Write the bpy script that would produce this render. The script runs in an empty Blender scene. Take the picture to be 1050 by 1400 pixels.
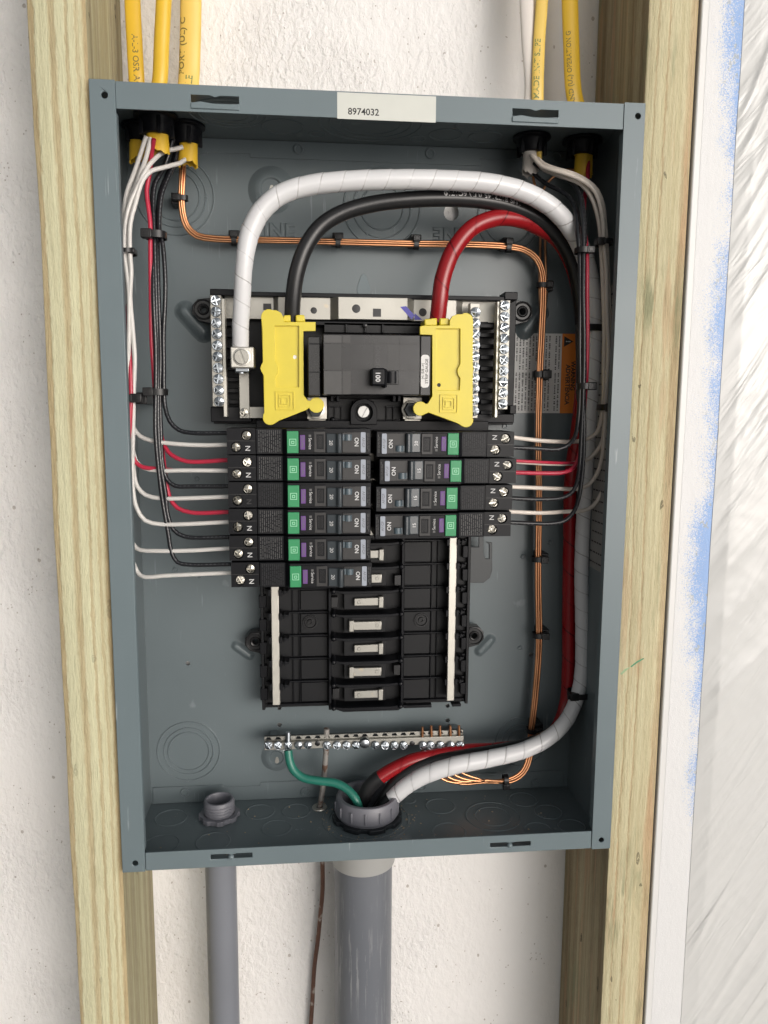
import bpy, bmesh, math, random
from mathutils import Vector, Matrix, Euler, noise
from mathutils.geometry import tessellate_polygon
R = math.radians
random.seed(7)
S = bpy.context.scene
C = S.collection

# ------------------------------------------------------------------ camera
CAM_LOC = Vector((-0.0446361, -0.5296915, 0.0642009))
CAM_ROT = Euler((1.43716588, -0.00542495, -0.09528237), 'XYZ')
FPX = 1051.685                       # focal length in photograph pixels (1050 x 1400)
cd = bpy.data.cameras.new('camera')
cd.sensor_fit = 'VERTICAL'; cd.sensor_height = 32.0; cd.lens = FPX / 1400 * 32.0
cd.clip_start = 0.02; cd.clip_end = 60
cam = bpy.data.objects.new('camera', cd); C.objects.link(cam)
cam.location = CAM_LOC; cam.rotation_euler = CAM_ROT
S.camera = cam
# ------------------------------------------------------------------ light
w = bpy.data.worlds.new('World'); S.world = w; w.use_nodes = True
nt = w.node_tree
sky = nt.nodes.new('ShaderNodeTexSky'); sky.sky_type = 'NISHITA'; sky.sun_disc = False
SUN_EL, SUN_AZ = -2.0, 30.0          # degrees: height, and how far to the right of the camera's back
# direction towards the sun: in front of the wall (-y), to the right (+x)
sd = Vector((math.sin(R(SUN_AZ))*math.cos(R(SUN_EL)), -math.cos(R(SUN_AZ))*math.cos(R(SUN_EL)), math.sin(R(SUN_EL))))
sky.sun_elevation = R(5)
sky.sun_rotation = math.atan2(sd.x, sd.y)
sky.air_density = 1.0; sky.dust_density = 2.0; sky.ozone_density = 1.0
bg = nt.nodes['Background']; bg.inputs[1].default_value = 0.165
hs = nt.nodes.new('ShaderNodeHueSaturation'); hs.inputs['Saturation'].default_value = 0.22     # hazy, nearly white sky
nt.links.new(sky.outputs[0], hs.inputs['Color']); nt.links.new(hs.outputs[0], bg.inputs[0])
sl = bpy.data.lights.new('sun', 'SUN'); sl.energy = 1.4; sl.angle = R(56); sl.color = (1.0, 0.985, 0.965)
so = bpy.data.objects.new('sun', sl); C.objects.link(so)
so.rotation_euler = (-sd).to_track_quat('-Z', 'Y').to_euler()
S.view_settings.view_transform = 'Standard'; S.view_settings.look = 'None'
S.view_settings.exposure = 0.36; S.view_settings.gamma = 1.0

# ------------------------------------------------------------------ helpers
_M = CAM_ROT.to_matrix()
def at(x, y, Y):
    """photograph pixel -> point on the plane at depth Y (metres behind the box front)"""
    d = _M @ Vector(((x-525)/FPX, -(y-700)/FPX, -1.0))
    return CAM_LOC + d * ((Y - CAM_LOC.y) / d.y)
def atz(x, y, z):
    d = _M @ Vector(((x-525)/FPX, -(y-700)/FPX, -1.0))
    return CAM_LOC + d * ((z - CAM_LOC.z) / d.z)
def px(n, Y): return n / FPX * (Y + .535)      # length of n pixels at depth Y

def tag(o, label=None, cat=None, group=None, kind=None):
    if label: o['label'] = label
    if cat: o['category'] = cat
    if group: o['group'] = group
    if kind: o['kind'] = kind
    return o
def thing(name, label, cat, loc=(0, 0, 0), group=None):
    o = bpy.data.objects.new(name, None); C.objects.link(o); o.location = loc
    o.empty_display_size = .01
    return tag(o, label, cat, group)
def wl(o):
    p = Vector((0, 0, 0))
    while o: p += Vector(o.location); o = o.parent
    return p
def link(me, name, mat, parent=None, origin=(0, 0, 0), bevel=0, seg=2):
    o = bpy.data.objects.new(name, me); C.objects.link(o)
    if mat and not me.materials: me.materials.append(mat)
    if parent:
        o.parent = parent
        o.location = Vector(origin) - wl(parent)
    else: o.location = origin
    if bevel:
        m = o.modifiers.new('bevel', 'BEVEL'); m.width = bevel; m.segments = seg; m.limit_method = 'ANGLE'; m.angle_limit = R(40)
        m.harden_normals = False
    return o
def copy_tree(o, parent=None):
    c = o.copy(); C.objects.link(c); c.parent = parent
    for ch in list(o.children): copy_tree(ch, c)
    return c

SPLIT = {'corner_block', 'end_block', 'pole_floor', 'clip_window', 'finned_wall', 'channel_wall', 'slot_lip', 'slot_dimple', 'latch_tooth', 'wire_guide', 'long_rib', 'row_rib', 'grip_tooth', 'face_seam', 'rail_clip', 'button_rib', 'end_block_seam', 'block_rib', 'top_ledge'}
class MB:
    def __init__(s): s.v = []; s.f = []; s.uv = {}
    def add(s, vs, fs):
        b = len(s.v); s.v += [tuple(p) for p in vs]; s.f += [tuple(i+b for i in f) for f in fs]; return s
    def box(s, x0, x1, y0, y1, z0, z1):
        if x0 > x1: x0, x1 = x1, x0
        if z0 > z1: z0, z1 = z1, z0
        if y0 > y1: y0, y1 = y1, y0
        return s.add([(x0,y0,z0),(x1,y0,z0),(x1,y1,z0),(x0,y1,z0),(x0,y0,z1),(x1,y0,z1),(x1,y1,z1),(x0,y1,z1)],
                     [(3,2,1,0),(4,5,6,7),(0,1,5,4),(1,2,6,5),(2,3,7,6),(3,0,4,7)])
    def pbox(s, x0, y0, x1, y1, Ya, Yb):
        """box whose front face covers a pixel rectangle at depth Ya, reaching back to Yb"""
        a = at(x0, (y0+y1)/2, Ya).x; b = at(x1, (y0+y1)/2, Ya).x
        c = at((x0+x1)/2, y0, Ya).z; d = at((x0+x1)/2, y1, Ya).z
        return s.box(a, b, Ya, Yb, d, c)
    def prism(s, outer, holes, y0, y1):
        """polygon in the xz plane with holes, extruded from y0 (front) to y1"""
        loops = [outer] + list(holes)
        pts = [p for l in loops for p in l]
        tris = tessellate_polygon([[Vector((p[0], p[1], 0)) for p in l] for l in loops])
        n = len(pts)
        vs = [(p[0], y0, p[1]) for p in pts] + [(p[0], y1, p[1]) for p in pts]
        fs = []
        for t in tris:
            a, b, c = (Vector(pts[i]) for i in t)
            t = tuple(t)
            if (b-a).cross(c-a) < 0: t = t[::-1]
            fs.append(t); fs.append(tuple(i+n for i in t[::-1]))
        k = 0
        for li, l in enumerate(loops):
            m = len(l)
            area = sum(l[i][0]*l[(i+1) % m][1] - l[(i+1) % m][0]*l[i][1] for i in range(m))
            ccw = area > 0
            for i in range(m):
                a, b = k+i, k+(i+1) % m
                q = (a, a+n, b+n, b)
                if (li == 0) != ccw: q = q[::-1]
                fs.append(q)
            k += m
        return s.add(vs, fs)
    def lathe(s, prof, c=(0, 0, 0), axis='y', n=24, cap=True):
        """prof: list of (radius, height along axis)"""
        vs = []; m = len(prof)
        for r, h in prof:
            for k in range(n):
                a = 2*math.pi*k/n; u, v = r*math.cos(a), r*math.sin(a)
                if axis == 'y': p = (c[0]+u, c[1]+h, c[2]+v)
                elif axis == 'z': p = (c[0]+u, c[1]+v, c[2]+h)
                else: p = (c[0]+h, c[1]+u, c[2]+v)
                vs.append(p)
        fs = []
        for i in range(m-1):
            for k in range(n):
                q = (i*n+k, i*n+(k+1) % n, (i+1)*n+(k+1) % n, (i+1)*n+k)
                fs.append(q)
        if cap: fs.append(tuple(range(n))[::-1]); fs.append(tuple((m-1)*n+k for k in range(n)))
        return s.add(vs, fs)
    def mesh(s, name='mesh', smooth=True, ang=38):
        me = bpy.data.meshes.new(name); me.from_pydata(s.v, [], s.f); me.validate(); me.update()
        bm = bmesh.new(); bm.from_mesh(me); bmesh.ops.recalc_face_normals(bm, faces=bm.faces); bm.to_mesh(me); bm.free()
        if smooth:
            me.shade_smooth(); me.set_sharp_from_angle(angle=R(ang))
        return me
    def build(s, name, mat, parent=None, bevel=0, smooth=True, ang=38, origin=(0, 0, 0)):
        if name in SPLIT:
            comp = list(range(len(s.v)))
            def root(i):
                while comp[i] != i: comp[i] = comp[comp[i]]; i = comp[i]
                return i
            for f in s.f:
                for j in f[1:]:
                    a, b = root(f[0]), root(j)
                    if a != b: comp[b] = a
            groups = {}
            for f in s.f: groups.setdefault(root(f[0]), []).append(f)
            if len(groups) > 1:
                o = None
                for g in groups.values():
                    ids = sorted({i for f in g for i in f}); mp = {i: k for k, i in enumerate(ids)}
                    q = MB(); q.v = [s.v[i] for i in ids]; q.f = [tuple(mp[i] for i in f) for f in g]
                    o = link(q.mesh(name, smooth, ang), name, mat, parent, origin, bevel)
                return o
        return link(s.mesh(name, smooth, ang), name, mat, parent, origin, bevel)

def circ(cx, cz, r, n=20): return [(cx+r*math.cos(2*math.pi*k/n), cz+r*math.sin(2*math.pi*k/n)) for k in range(n)]
def rect(x0, x1, z0, z1): return [(x0, z0), (x1, z0), (x1, z1), (x0, z1)]
def rrect(x0, x1, z0, z1, r, n=4):
    out = []
    for cx, cz, a0 in ((x1-r, z1-r, 0), (x0+r, z1-r, 90), (x0+r, z0+r, 180), (x1-r, z0+r, 270)):
        for k in range(n+1):
            a = R(a0+90*k/n); out.append((cx+r*math.cos(a), cz+r*math.sin(a)))
    return out
def ppoly(pts, Y): return [(at(x, y, Y).x, at(x, y, Y).z) for x, y in pts]

def spline(pts, step=.004, rad=None):
    P = [Vector(p) for p in pts]; n = len(P); out = []; rr = []
    if rad is None: rad = [1]*n
    for i in range(n-1):
        p0 = P[i-1] if i else P[0]*2-P[1]; p1, p2 = P[i], P[i+1]; p3 = P[i+2] if i+2 < n else P[-1]*2-P[-2]
        L = (p2-p1).length; k = max(2, int(L/step))
        d01 = max((p1-p0).length, 1e-6)**.5; d12 = max(L, 1e-6)**.5; d23 = max((p3-p2).length, 1e-6)**.5
        t0, t1 = 0, d01; t2 = t1+d12; t3 = t2+d23
        for j in range(k):
            t = t1+(t2-t1)*j/k
            A1 = p0*((t1-t)/(t1-t0))+p1*((t-t0)/(t1-t0)); A2 = p1*((t2-t)/(t2-t1))+p2*((t-t1)/(t2-t1)); A3 = p2*((t3-t)/(t3-t2))+p3*((t-t2)/(t3-t2))
            B1 = A1*((t2-t)/(t2-t0))+A2*((t-t0)/(t2-t0)); B2 = A2*((t3-t)/(t3-t1))+A3*((t-t1)/(t3-t1))
            out.append(B1*((t2-t)/(t2-t1))+B2*((t-t1)/(t2-t1)))
            rr.append(rad[i]+(rad[i+1]-rad[i])*j/k)
    out.append(P[-1]); rr.append(rad[-1])
    return out, rr
def frames(path):
    T = []
    for i in range(len(path)):
        a = path[max(0, i-1)]; b = path[min(len(path)-1, i+1)]; T.append((b-a).normalized())
    N = []
    up = Vector((0, -1, 0))
    for t in T:
        n = up - t*up.dot(t)
        if n.length < .2: n = (N[-1] if N else Vector((1, 0, 0))) - t*(N[-1] if N else Vector((1, 0, 0))).dot(t)
        N.append(n.normalized())
    for _ in range(3):
        N = [((N[max(0, i-1)]+N[i]+N[min(len(N)-1, i+1)])).normalized() for i in range(len(N))]
    N = [(n - t*n.dot(t)).normalized() for n, t in zip(N, T)]
    return T, N
def tube_mesh(pts, r, n=12, step=.004, rad=None, flat=1.0, spiral=None, cap=True, name='tube'):
    """tube along a spline; the normal frame starts facing the camera side (-y). flat squeezes along the facing axis.
    spiral=(pitch, depth): overlapping helical tape wrap. UV: x = length in metres, y = turn 0..1"""
    path, rr = spline(pts, step, rad)
    T, N = frames(path)
    vs = []; us = []; s = 0
    for i, p in enumerate(path):
        if i: s += (p-path[i-1]).length
        B = T[i].cross(N[i])
        for k in range(n):
            a = 2*math.pi*k/n; q = r*rr[i]
            if spiral:
                ph = (s/spiral[0] + k/n) % 1.0
                q *= 1 + spiral[1]*(ph - .5) - (spiral[1]*.55 if ph < .04 else 0)
            vs.append(p + N[i]*(math.cos(a)*q*flat) + B*(math.sin(a)*q)); us.append((s, k/n))
    m = len(path); fs = []; fu = []
    for i in range(m-1):
        for k in range(n):
            k2 = (k+1) % n
            fs.append((i*n+k, i*n+k2, (i+1)*n+k2, (i+1)*n+k))
            v0, v1 = k/n, (k+1)/n
            fu += [(us[i*n][0], v0), (us[i*n][0], v1), (us[(i+1)*n][0], v1), (us[(i+1)*n][0], v0)]
    if cap:
        fs.append(tuple(range(n))[::-1]); fu += [(0, 0)]*n
        fs.append(tuple((m-1)*n+k for k in range(n))); fu += [(s, 0)]*n
    me = bpy.data.meshes.new(name); me.from_pydata([tuple(v) for v in vs], [], fs)
    uvl = me.uv_layers.new(name='UVMap')
    for i, u in enumerate(fu): uvl.data[i].uv = u
    me.shade_smooth(); me.set_sharp_from_angle(angle=R(60))
    return me
def tube(pts, r, name, mat, parent=None, **k):
    return link(tube_mesh(pts, r, name=name, **k), name, mat, parent)

_tc = {}
def text_geo(s, bold=.0):
    key = (s, bold)
    if key not in _tc:
        cu = bpy.data.curves.new('text', 'FONT'); cu.body = s; cu.align_x = 'CENTER'; cu.align_y = 'CENTER'
        cu.size = 1; cu.resolution_u = 3; cu.offset = bold
        o = bpy.data.objects.new('text', cu); C.objects.link(o)
        dg = bpy.context.evaluated_depsgraph_get(); ev = o.evaluated_get(dg)
        me = ev.to_mesh()
        g = ([(v.co.x, v.co.y) for v in me.vertices], [tuple(p.vertices) for p in me.polygons])
        ev.to_mesh_clear(); bpy.data.objects.remove(o); bpy.data.curves.remove(cu)
        _tc[key] = g
    return _tc[key]
def lettering(s, size, c, rgt, up, mat, parent, name='lettering', bold=.015, sx=1.0):
    """flat print centred at c; rgt/up are the reading direction and the letters' up"""
    vs, fs = text_geo(s, bold); c = Vector(c); rgt = Vector(rgt); up = Vector(up)
    me = bpy.data.meshes.new(name)
    me.from_pydata([tuple(c+rgt*(x*size*sx)+up*(y*size)) for x, y in vs], [], fs)
    return link(me, name, mat, parent)
def wrap_text(s, size, pts, r, u0, mat, parent, ang=0., flat=1.0, flip=False, rad=None, bold=.01, name='lettering', sx=1.0):
    path, rr = spline(pts, .003, rad); T, N = frames(path)
    L = [0]
    for i in range(1, len(path)): L.append(L[-1]+(path[i]-path[i-1]).length)
    vs, fs = text_geo(s, bold); out = []
    for x, y in vs:
        u = u0 + (-x if flip else x)*size*sx; v = (-y if flip else y)*size
        i = 0
        while i < len(L)-2 and L[i+1] < u: i += 1
        f = (u-L[i])/max(L[i+1]-L[i], 1e-9)
        p = path[i].lerp(path[i+1], f); t = T[i].lerp(T[i+1], f).normalized(); n_ = N[i].lerp(N[i+1], f).normalized(); B = t.cross(n_)
        q = r*(rr[i]+(rr[i+1]-rr[i])*f)+.00012; a = v/q+ang
        out.append(tuple(p+n_*(math.cos(a)*q*flat)-B*(math.sin(a)*q)))
    me = bpy.data.meshes.new(name); me.from_pydata(out, [], fs)
    return link(me, name, mat, parent)

# ------------------------------------------------------------------ materials
def mat(name, col, rough=.5, metal=0., var=.0, vscale=30., bump=0., bscale=200., coat=0., rvar=0., spec=.5, dirt=None, scuff=0):
    m = bpy.data.materials.new(name); m.use_nodes = True; n = m.node_tree.nodes; l = m.node_tree.links
    b = n['Principled BSDF']; b.inputs['Base Color'].default_value = (*col, 1); b.inputs['Roughness'].default_value = rough
    b.inputs['Metallic'].default_value = metal; b.inputs['Specular IOR Level'].default_value = spec
    if coat: b.inputs['Coat Weight'].default_value = coat; b.inputs['Coat Roughness'].default_value = .15
    tc = n.new('ShaderNodeTexCoord')
    if var or rvar:
        t = n.new('ShaderNodeTexNoise'); t.inputs['Scale'].default_value = vscale; t.inputs['Detail'].default_value = 6
        t.inputs['Roughness'].default_value = .6
        l.new(tc.outputs['Object'], t.inputs['Vector'])
    if var:
        mx = n.new('ShaderNodeMix'); mx.data_type = 'RGBA'
        mx.inputs[6].default_value = (*[max(0, c*(1-var)) for c in col], 1); mx.inputs[7].default_value = (*[min(1, c*(1+var)) for c in col], 1)
        l.new(t.outputs['Fac'], mx.inputs[0]); out = mx.outputs[2]
        if dirt:
            t2 = n.new('ShaderNodeTexNoise'); t2.inputs['Scale'].default_value = dirt[1]; t2.inputs['Detail'].default_value = 8
            l.new(tc.outputs['Object'], t2.inputs['Vector'])
            rp = n.new('ShaderNodeValToRGB'); rp.color_ramp.elements[0].position = dirt[2]; rp.color_ramp.elements[1].position = dirt[2]+.06
            l.new(t2.outputs['Fac'], rp.inputs[0])
            m2 = n.new('ShaderNodeMix'); m2.data_type = 'RGBA'; m2.inputs[7].default_value = (*dirt[0], 1)
            l.new(rp.outputs[0], m2.inputs[0]); l.new(out, m2.inputs[6]); out = m2.outputs[2]
        if scuff:
            prev = out
            for rot, sc_ in ((.5, 300), (-.9, 380)):
                mp = n.new('ShaderNodeMapping'); mp.inputs['Scale'].default_value = (1, 1, .05); mp.inputs['Rotation'].default_value = (0, rot, 0)
                l.new(tc.outputs['Object'], mp.inputs[0])
                ta = n.new('ShaderNodeTexNoise'); ta.inputs['Scale'].default_value = sc_; ta.inputs['Detail'].default_value = 3; l.new(mp.outputs[0], ta.inputs['Vector'])
                tb_ = n.new('ShaderNodeTexNoise'); tb_.inputs['Scale'].default_value = 38; l.new(tc.outputs['Object'], tb_.inputs['Vector'])
                r1 = n.new('ShaderNodeValToRGB'); r1.color_ramp.elements[0].position = .66; r1.color_ramp.elements[1].position = .70; l.new(ta.outputs['Fac'], r1.inputs[0])
                r2 = n.new('ShaderNodeValToRGB'); r2.color_ramp.elements[0].position = .56; r2.color_ramp.elements[1].position = .66; l.new(tb_.outputs['Fac'], r2.inputs[0])
                mu = n.new('ShaderNodeMath'); mu.operation = 'MULTIPLY'; l.new(r1.outputs[0], mu.inputs[0]); l.new(r2.outputs[0], mu.inputs[1])
                mu2 = n.new('ShaderNodeMath'); mu2.operation = 'MULTIPLY'; mu2.inputs[1].default_value = scuff; l.new(mu.outputs[0], mu2.inputs[0])
                m3 = n.new('ShaderNodeMix'); m3.data_type = 'RGBA'; m3.inputs[7].default_value = (.30, .34, .35, 1)
                l.new(mu2.outputs[0], m3.inputs[0]); l.new(prev, m3.inputs[6]); prev = m3.outputs[2]
            out = prev
        l.new(out, b.inputs['Base Color'])
    if rvar:
        mr = n.new('ShaderNodeMapRange'); mr.inputs[3].default_value = max(.02, rough-rvar); mr.inputs[4].default_value = rough+rvar
        l.new(t.outputs['Fac'], mr.inputs[0]); l.new(mr.outputs[0], b.inputs['Roughness'])
    if bump:
        t3 = n.new('ShaderNodeTexNoise'); t3.inputs['Scale'].default_value = bscale; t3.inputs['Detail'].default_value = 4
        l.new(tc.outputs['Object'], t3.inputs['Vector'])
        bp = n.new('ShaderNodeBump'); bp.inputs['Strength'].default_value = 1; bp.inputs['Distance'].default_value = bump
        l.new(t3.outputs['Fac'], bp.inputs['Height']); l.new(bp.outputs[0], b.inputs['Normal'])
    return m
class NT:
    """tiny node builder"""
    def __init__(s, name):
        s.m = bpy.data.materials.new(name); s.m.use_nodes = True; s.n = s.m.node_tree.nodes; s.l = s.m.node_tree.links
        s.b = s.n['Principled BSDF']; s.tc = s.n.new('ShaderNodeTexCoord')
    def mapping(s, scale, src='Object', loc=(0, 0, 0), rot=(0, 0, 0)):
        q = s.n.new('ShaderNodeMapping'); q.inputs['Scale'].default_value = scale; q.inputs['Location'].default_value = loc; q.inputs['Rotation'].default_value = rot
        s.l.new(s.tc.outputs[src], q.inputs[0]); return q.outputs[0]
    def noise(s, vec, scale, detail=4, rough=.5, dist=0, out='Fac'):
        t = s.n.new('ShaderNodeTexNoise'); t.inputs['Scale'].default_value = scale; t.inputs['Detail'].default_value = detail
        t.inputs['Roughness'].default_value = rough; t.inputs['Distortion'].default_value = dist
        s.l.new(vec, t.inputs['Vector']); return t.outputs[out]
    def voro(s, vec, scale, feat='F1'):
        t = s.n.new('ShaderNodeTexVoronoi'); t.inputs['Scale'].default_value = scale; t.feature = feat
        s.l.new(vec, t.inputs['Vector']); return t.outputs['Distance']
    def ramp(s, fac, stops, interp='LINEAR'):
        r = s.n.new('ShaderNodeValToRGB'); r.color_ramp.interpolation = interp
        e = r.color_ramp.elements
        while len(e) < len(stops): e.new(.5)
        for q, (p, c) in zip(e, stops): q.position = p; q.color = (*c, 1) if hasattr(c, '__len__') else (c, c, c, 1)
        s.l.new(fac, r.inputs[0]); return r.outputs[0]
    def math(s, op, a, b=None, c=None, clamp=False):
        q = s.n.new('ShaderNodeMath'); q.operation = op; q.use_clamp = clamp
        for i, x in enumerate((a, b, c)):
            if x is None: continue
            if isinstance(x, (int, float)): q.inputs[i].default_value = x
            else: s.l.new(x, q.inputs[i])
        return q.outputs[0]
    def mix(s, fac, a, b, mode='MIX'):
        q = s.n.new('ShaderNodeMix'); q.data_type = 'RGBA'; q.blend_type = mode
        for i, x in ((0, fac), (6, a), (7, b)):
            if isinstance(x, (int, float)): q.inputs[i].default_value = x
            elif isinstance(x, tuple): q.inputs[i].default_value = (*x, 1)
            else: s.l.new(x, q.inputs[i])
        return q.outputs[2]
    def xyz(s, vec):
        q = s.n.new('ShaderNodeSeparateXYZ'); s.l.new(vec, q.inputs[0]); return q.outputs
    def set(s, k, v):
        if hasattr(v, 'default_value') or hasattr(v, 'links'): s.l.new(v, s.b.inputs[k])
        elif isinstance(v, tuple): s.b.inputs[k].default_value = (*v, 1)
        else: s.b.inputs[k].default_value = v
        return s
    def bump(s, h, dist):
        bp = s.n.new('ShaderNodeBump'); bp.inputs['Strength'].default_value = 1; bp.inputs['Distance'].default_value = dist
        s.l.new(h, bp.inputs['Height']); s.l.new(bp.outputs[0], s.b.inputs['Normal']); return s

M = {}
M['steel'] = mat('grey_enamel', (.138, .168, .179), .33, var=.10, vscale=14, bump=.00003, bscale=900, rvar=.09, dirt=((.20, .23, .24), 45, .70), scuff=.5)
M['steel_rim'] = mat('grey_enamel_rim', (.145, .186, .202), .40, var=.08, vscale=16, bump=.00002, bscale=900, rvar=.07, scuff=.8)
M['black'] = mat('black_plastic', (.0045, .0050, .0070), .42, spec=.24, var=.25, vscale=40, bump=.00002, bscale=1500, rvar=.1)
M['black_base'] = mat('black_base_plastic', (.0085, .009, .0105), .45, spec=.30, var=.2, vscale=60, bump=.00003, bscale=900, rvar=.1)
M['case'] = mat('dark_moulded_case', (.014, .014, .015), .30, spec=.45, var=.45, vscale=45, bump=.00002, bscale=1500, rvar=.14)
M['face'] = mat('breaker_face_grey', (.034, .033, .033), .40, spec=.4, var=.4, vscale=120, rvar=.1)
M['grey_handle'] = mat('slate_grey_plastic', (.050, .060, .068), .35, var=.08, vscale=200)
M['toggle'] = mat('blue_grey_toggle', (.085, .115, .135), .35)
M['green'] = mat('green_plastic', (.028, .27, .105), .4, var=.08, vscale=200)
M['purple'] = mat('purple_plastic', (.14, .055, .24), .45, var=.1, vscale=300)
M['silver_label'] = mat('silver_label', (.33, .36, .42), .42, var=.12, vscale=200)
M['print'] = mat('white_print', (.62, .62, .62), .6)
M['dim_print'] = mat('dim_grey_print', (.12, .12, .12), .6)
M['dark_print'] = mat('dark_print', (.03, .03, .03), .6)
M['faint_print'] = mat('faint_embossed', (.038, .038, .040), .3)
M['yellow'] = mat('yellow_plastic', (.70, .575, .05), .36, var=.10, vscale=60, bump=.00003, bscale=600, rvar=.06)
M['zinc'] = mat('bright_zinc', (.36, .39, .42), .30, 1., var=.15, vscale=300, rvar=.08)
M['tin'] = mat('tin_plate', (.42, .41, .375), .52, 1., var=.10, vscale=120, bump=.00004, bscale=500, rvar=.1, dirt=((.5, .45, .36), 90, .66))
M['tin_white'] = mat('tin_plated_rail', (.62, .60, .54), .45, .7, var=.10, vscale=150, rvar=.1, dirt=((.5, .44, .33), 60, .66))
M['alu'] = mat('cast_aluminium', (.60, .58, .53), .42, .85, var=.15, vscale=150, bump=.00005, bscale=500)
M['copper'] = mat('bare_copper', (.78, .37, .19), .32, 1., var=.35, vscale=60, rvar=.1)
M['old_copper'] = mat('weathered_copper', (.13, .065, .045), .6, .2, var=.4, vscale=90, bump=.0001, bscale=400, dirt=((.42, .38, .34), 70, .60))
M['wire_white'] = mat('white_wire_insulation', (.68, .66, .63), .32, var=.07, vscale=80)
M['wire_beige'] = mat('beige_white_wire_insulation', (.72, .65, .58), .35, var=.08, vscale=80)
M['wire_red'] = mat('red_wire_insulation', (.50, .030, .065), .30, var=.1, vscale=80)
M['tie'] = mat('black_nylon', (.012, .012, .013), .38)
M['sheath_black'] = mat('black_cable_jacket', (.016, .016, .017), .33, var=.25, vscale=90, bump=.00004, bscale=500)
M['green_wire'] = mat('green_cable_jacket', (.022, .17, .125), .34, var=.15, vscale=70)
M['sheath_yellow'] = mat('yellow_cable_jacket', (.76, .48, .035), .38, var=.08, vscale=40, bump=.00008, bscale=130)
M['sheath_pale'] = mat('pale_yellow_cable_jacket', (.80, .56, .13), .40, var=.07, vscale=40, bump=.00008, bscale=130)
M['sheath_white'] = mat('white_cable_jacket', (.74, .69, .64), .4, var=.05, vscale=40, bump=.00008, bscale=130)
M['pvc'] = mat('grey_pvc', (.185, .195, .22), .40, var=.10, vscale=14, bump=.00003, bscale=300, dirt=((.34, .345, .35), 60, .66))
M['pvc_fit'] = mat('grey_pvc_fitting', (.18, .18, .205), .42, var=.08, vscale=40)
M['pvc_light'] = mat('light_grey_pvc_coupling', (.36, .36, .35), .42, var=.06, vscale=30)
M['locknut'] = mat('dark_steel_locknut', (.035, .04, .045), .4, .4, var=.4, vscale=120, rvar=.1)
M['label_white'] = mat('white_paper_label', (.74, .73, .71), .5, var=.05, vscale=80)
M['sticker'] = mat('cream_sticker', (.62, .63, .58), .45, var=.05, vscale=60)
M['orange'] = mat('orange_label_band', (.80, .25, .04), .45)
M['label_grey'] = mat('grey_wall_label', (.30, .29, .28), .5, var=.15, vscale=80)
M['marker'] = mat('blue_marker_ink', (.06, .05, .45), .35)
M['smoky'] = mat('smoky_grey_plastic', (.045, .05, .053), .4)

# black building-wire insulation with a faint row of white ink dashes on its facing side
q = NT('black_wire_insulation'); uv = q.xyz(q.tc.outputs['UV'])
ds = q.math('GREATER_THAN', q.math('FRACT', q.math('MULTIPLY', uv[0], 330)), .45)
nz = q.math('GREATER_THAN', q.noise(q.mapping((420, 420, 420)), 1, 2), .46)
cen = q.math('LESS_THAN', q.math('ABSOLUTE', q.math('SUBTRACT', uv[1], .93)), .035)
q.set('Base Color', q.mix(q.math('MULTIPLY', q.math('MULTIPLY', ds, nz), cen), (.012, .013, .016), (.085, .085, .09))).set('Roughness', .3)
M['wire_black'] = q.m

# spiral-wrapped phase tape: seams follow the overlap of the wrap
def tape(name, col, seam, pitch, rough=.3, amt=.75):
    q = NT(name); uv = q.xyz(q.tc.outputs['UV'])
    n1 = q.noise(q.mapping((60, 60, 60)), 1, 3)
    ph = q.math('FRACT', q.math('ADD', q.math('ADD', q.math('MULTIPLY', uv[0], 1/pitch), uv[1]), q.math('MULTIPLY', n1, .03)))
    line = q.math('LESS_THAN', ph, .055)
    grime = q.noise(q.mapping((1, 1, 1)), 45, 5)
    line2 = q.math('MULTIPLY', line, q.ramp(grime, [(.38, .25), (.62, 1.)]))
    base = q.mix(q.noise(q.mapping((1, 1, 1)), 30, 6), tuple(c*.93 for c in col), tuple(min(1, c*1.05) for c in col))
    q.set('Base Color', q.mix(q.math('MULTIPLY', line2, amt), base, seam)).set('Roughness', rough)
    q.bump(q.math('ADD', ph, q.math('MULTIPLY', q.noise(q.mapping((1, 1, 1)), 120, 3), .25)), .00022)
    return q.m
M['tape_white'] = tape('white_phase_tape', (.72, .72, .73), (.22, .20, .19), .0155, .27, .6)
M['tape_red'] = tape('red_phase_tape', (.29, .010, .014), (.06, .004, .006), .0250, .25)

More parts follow.
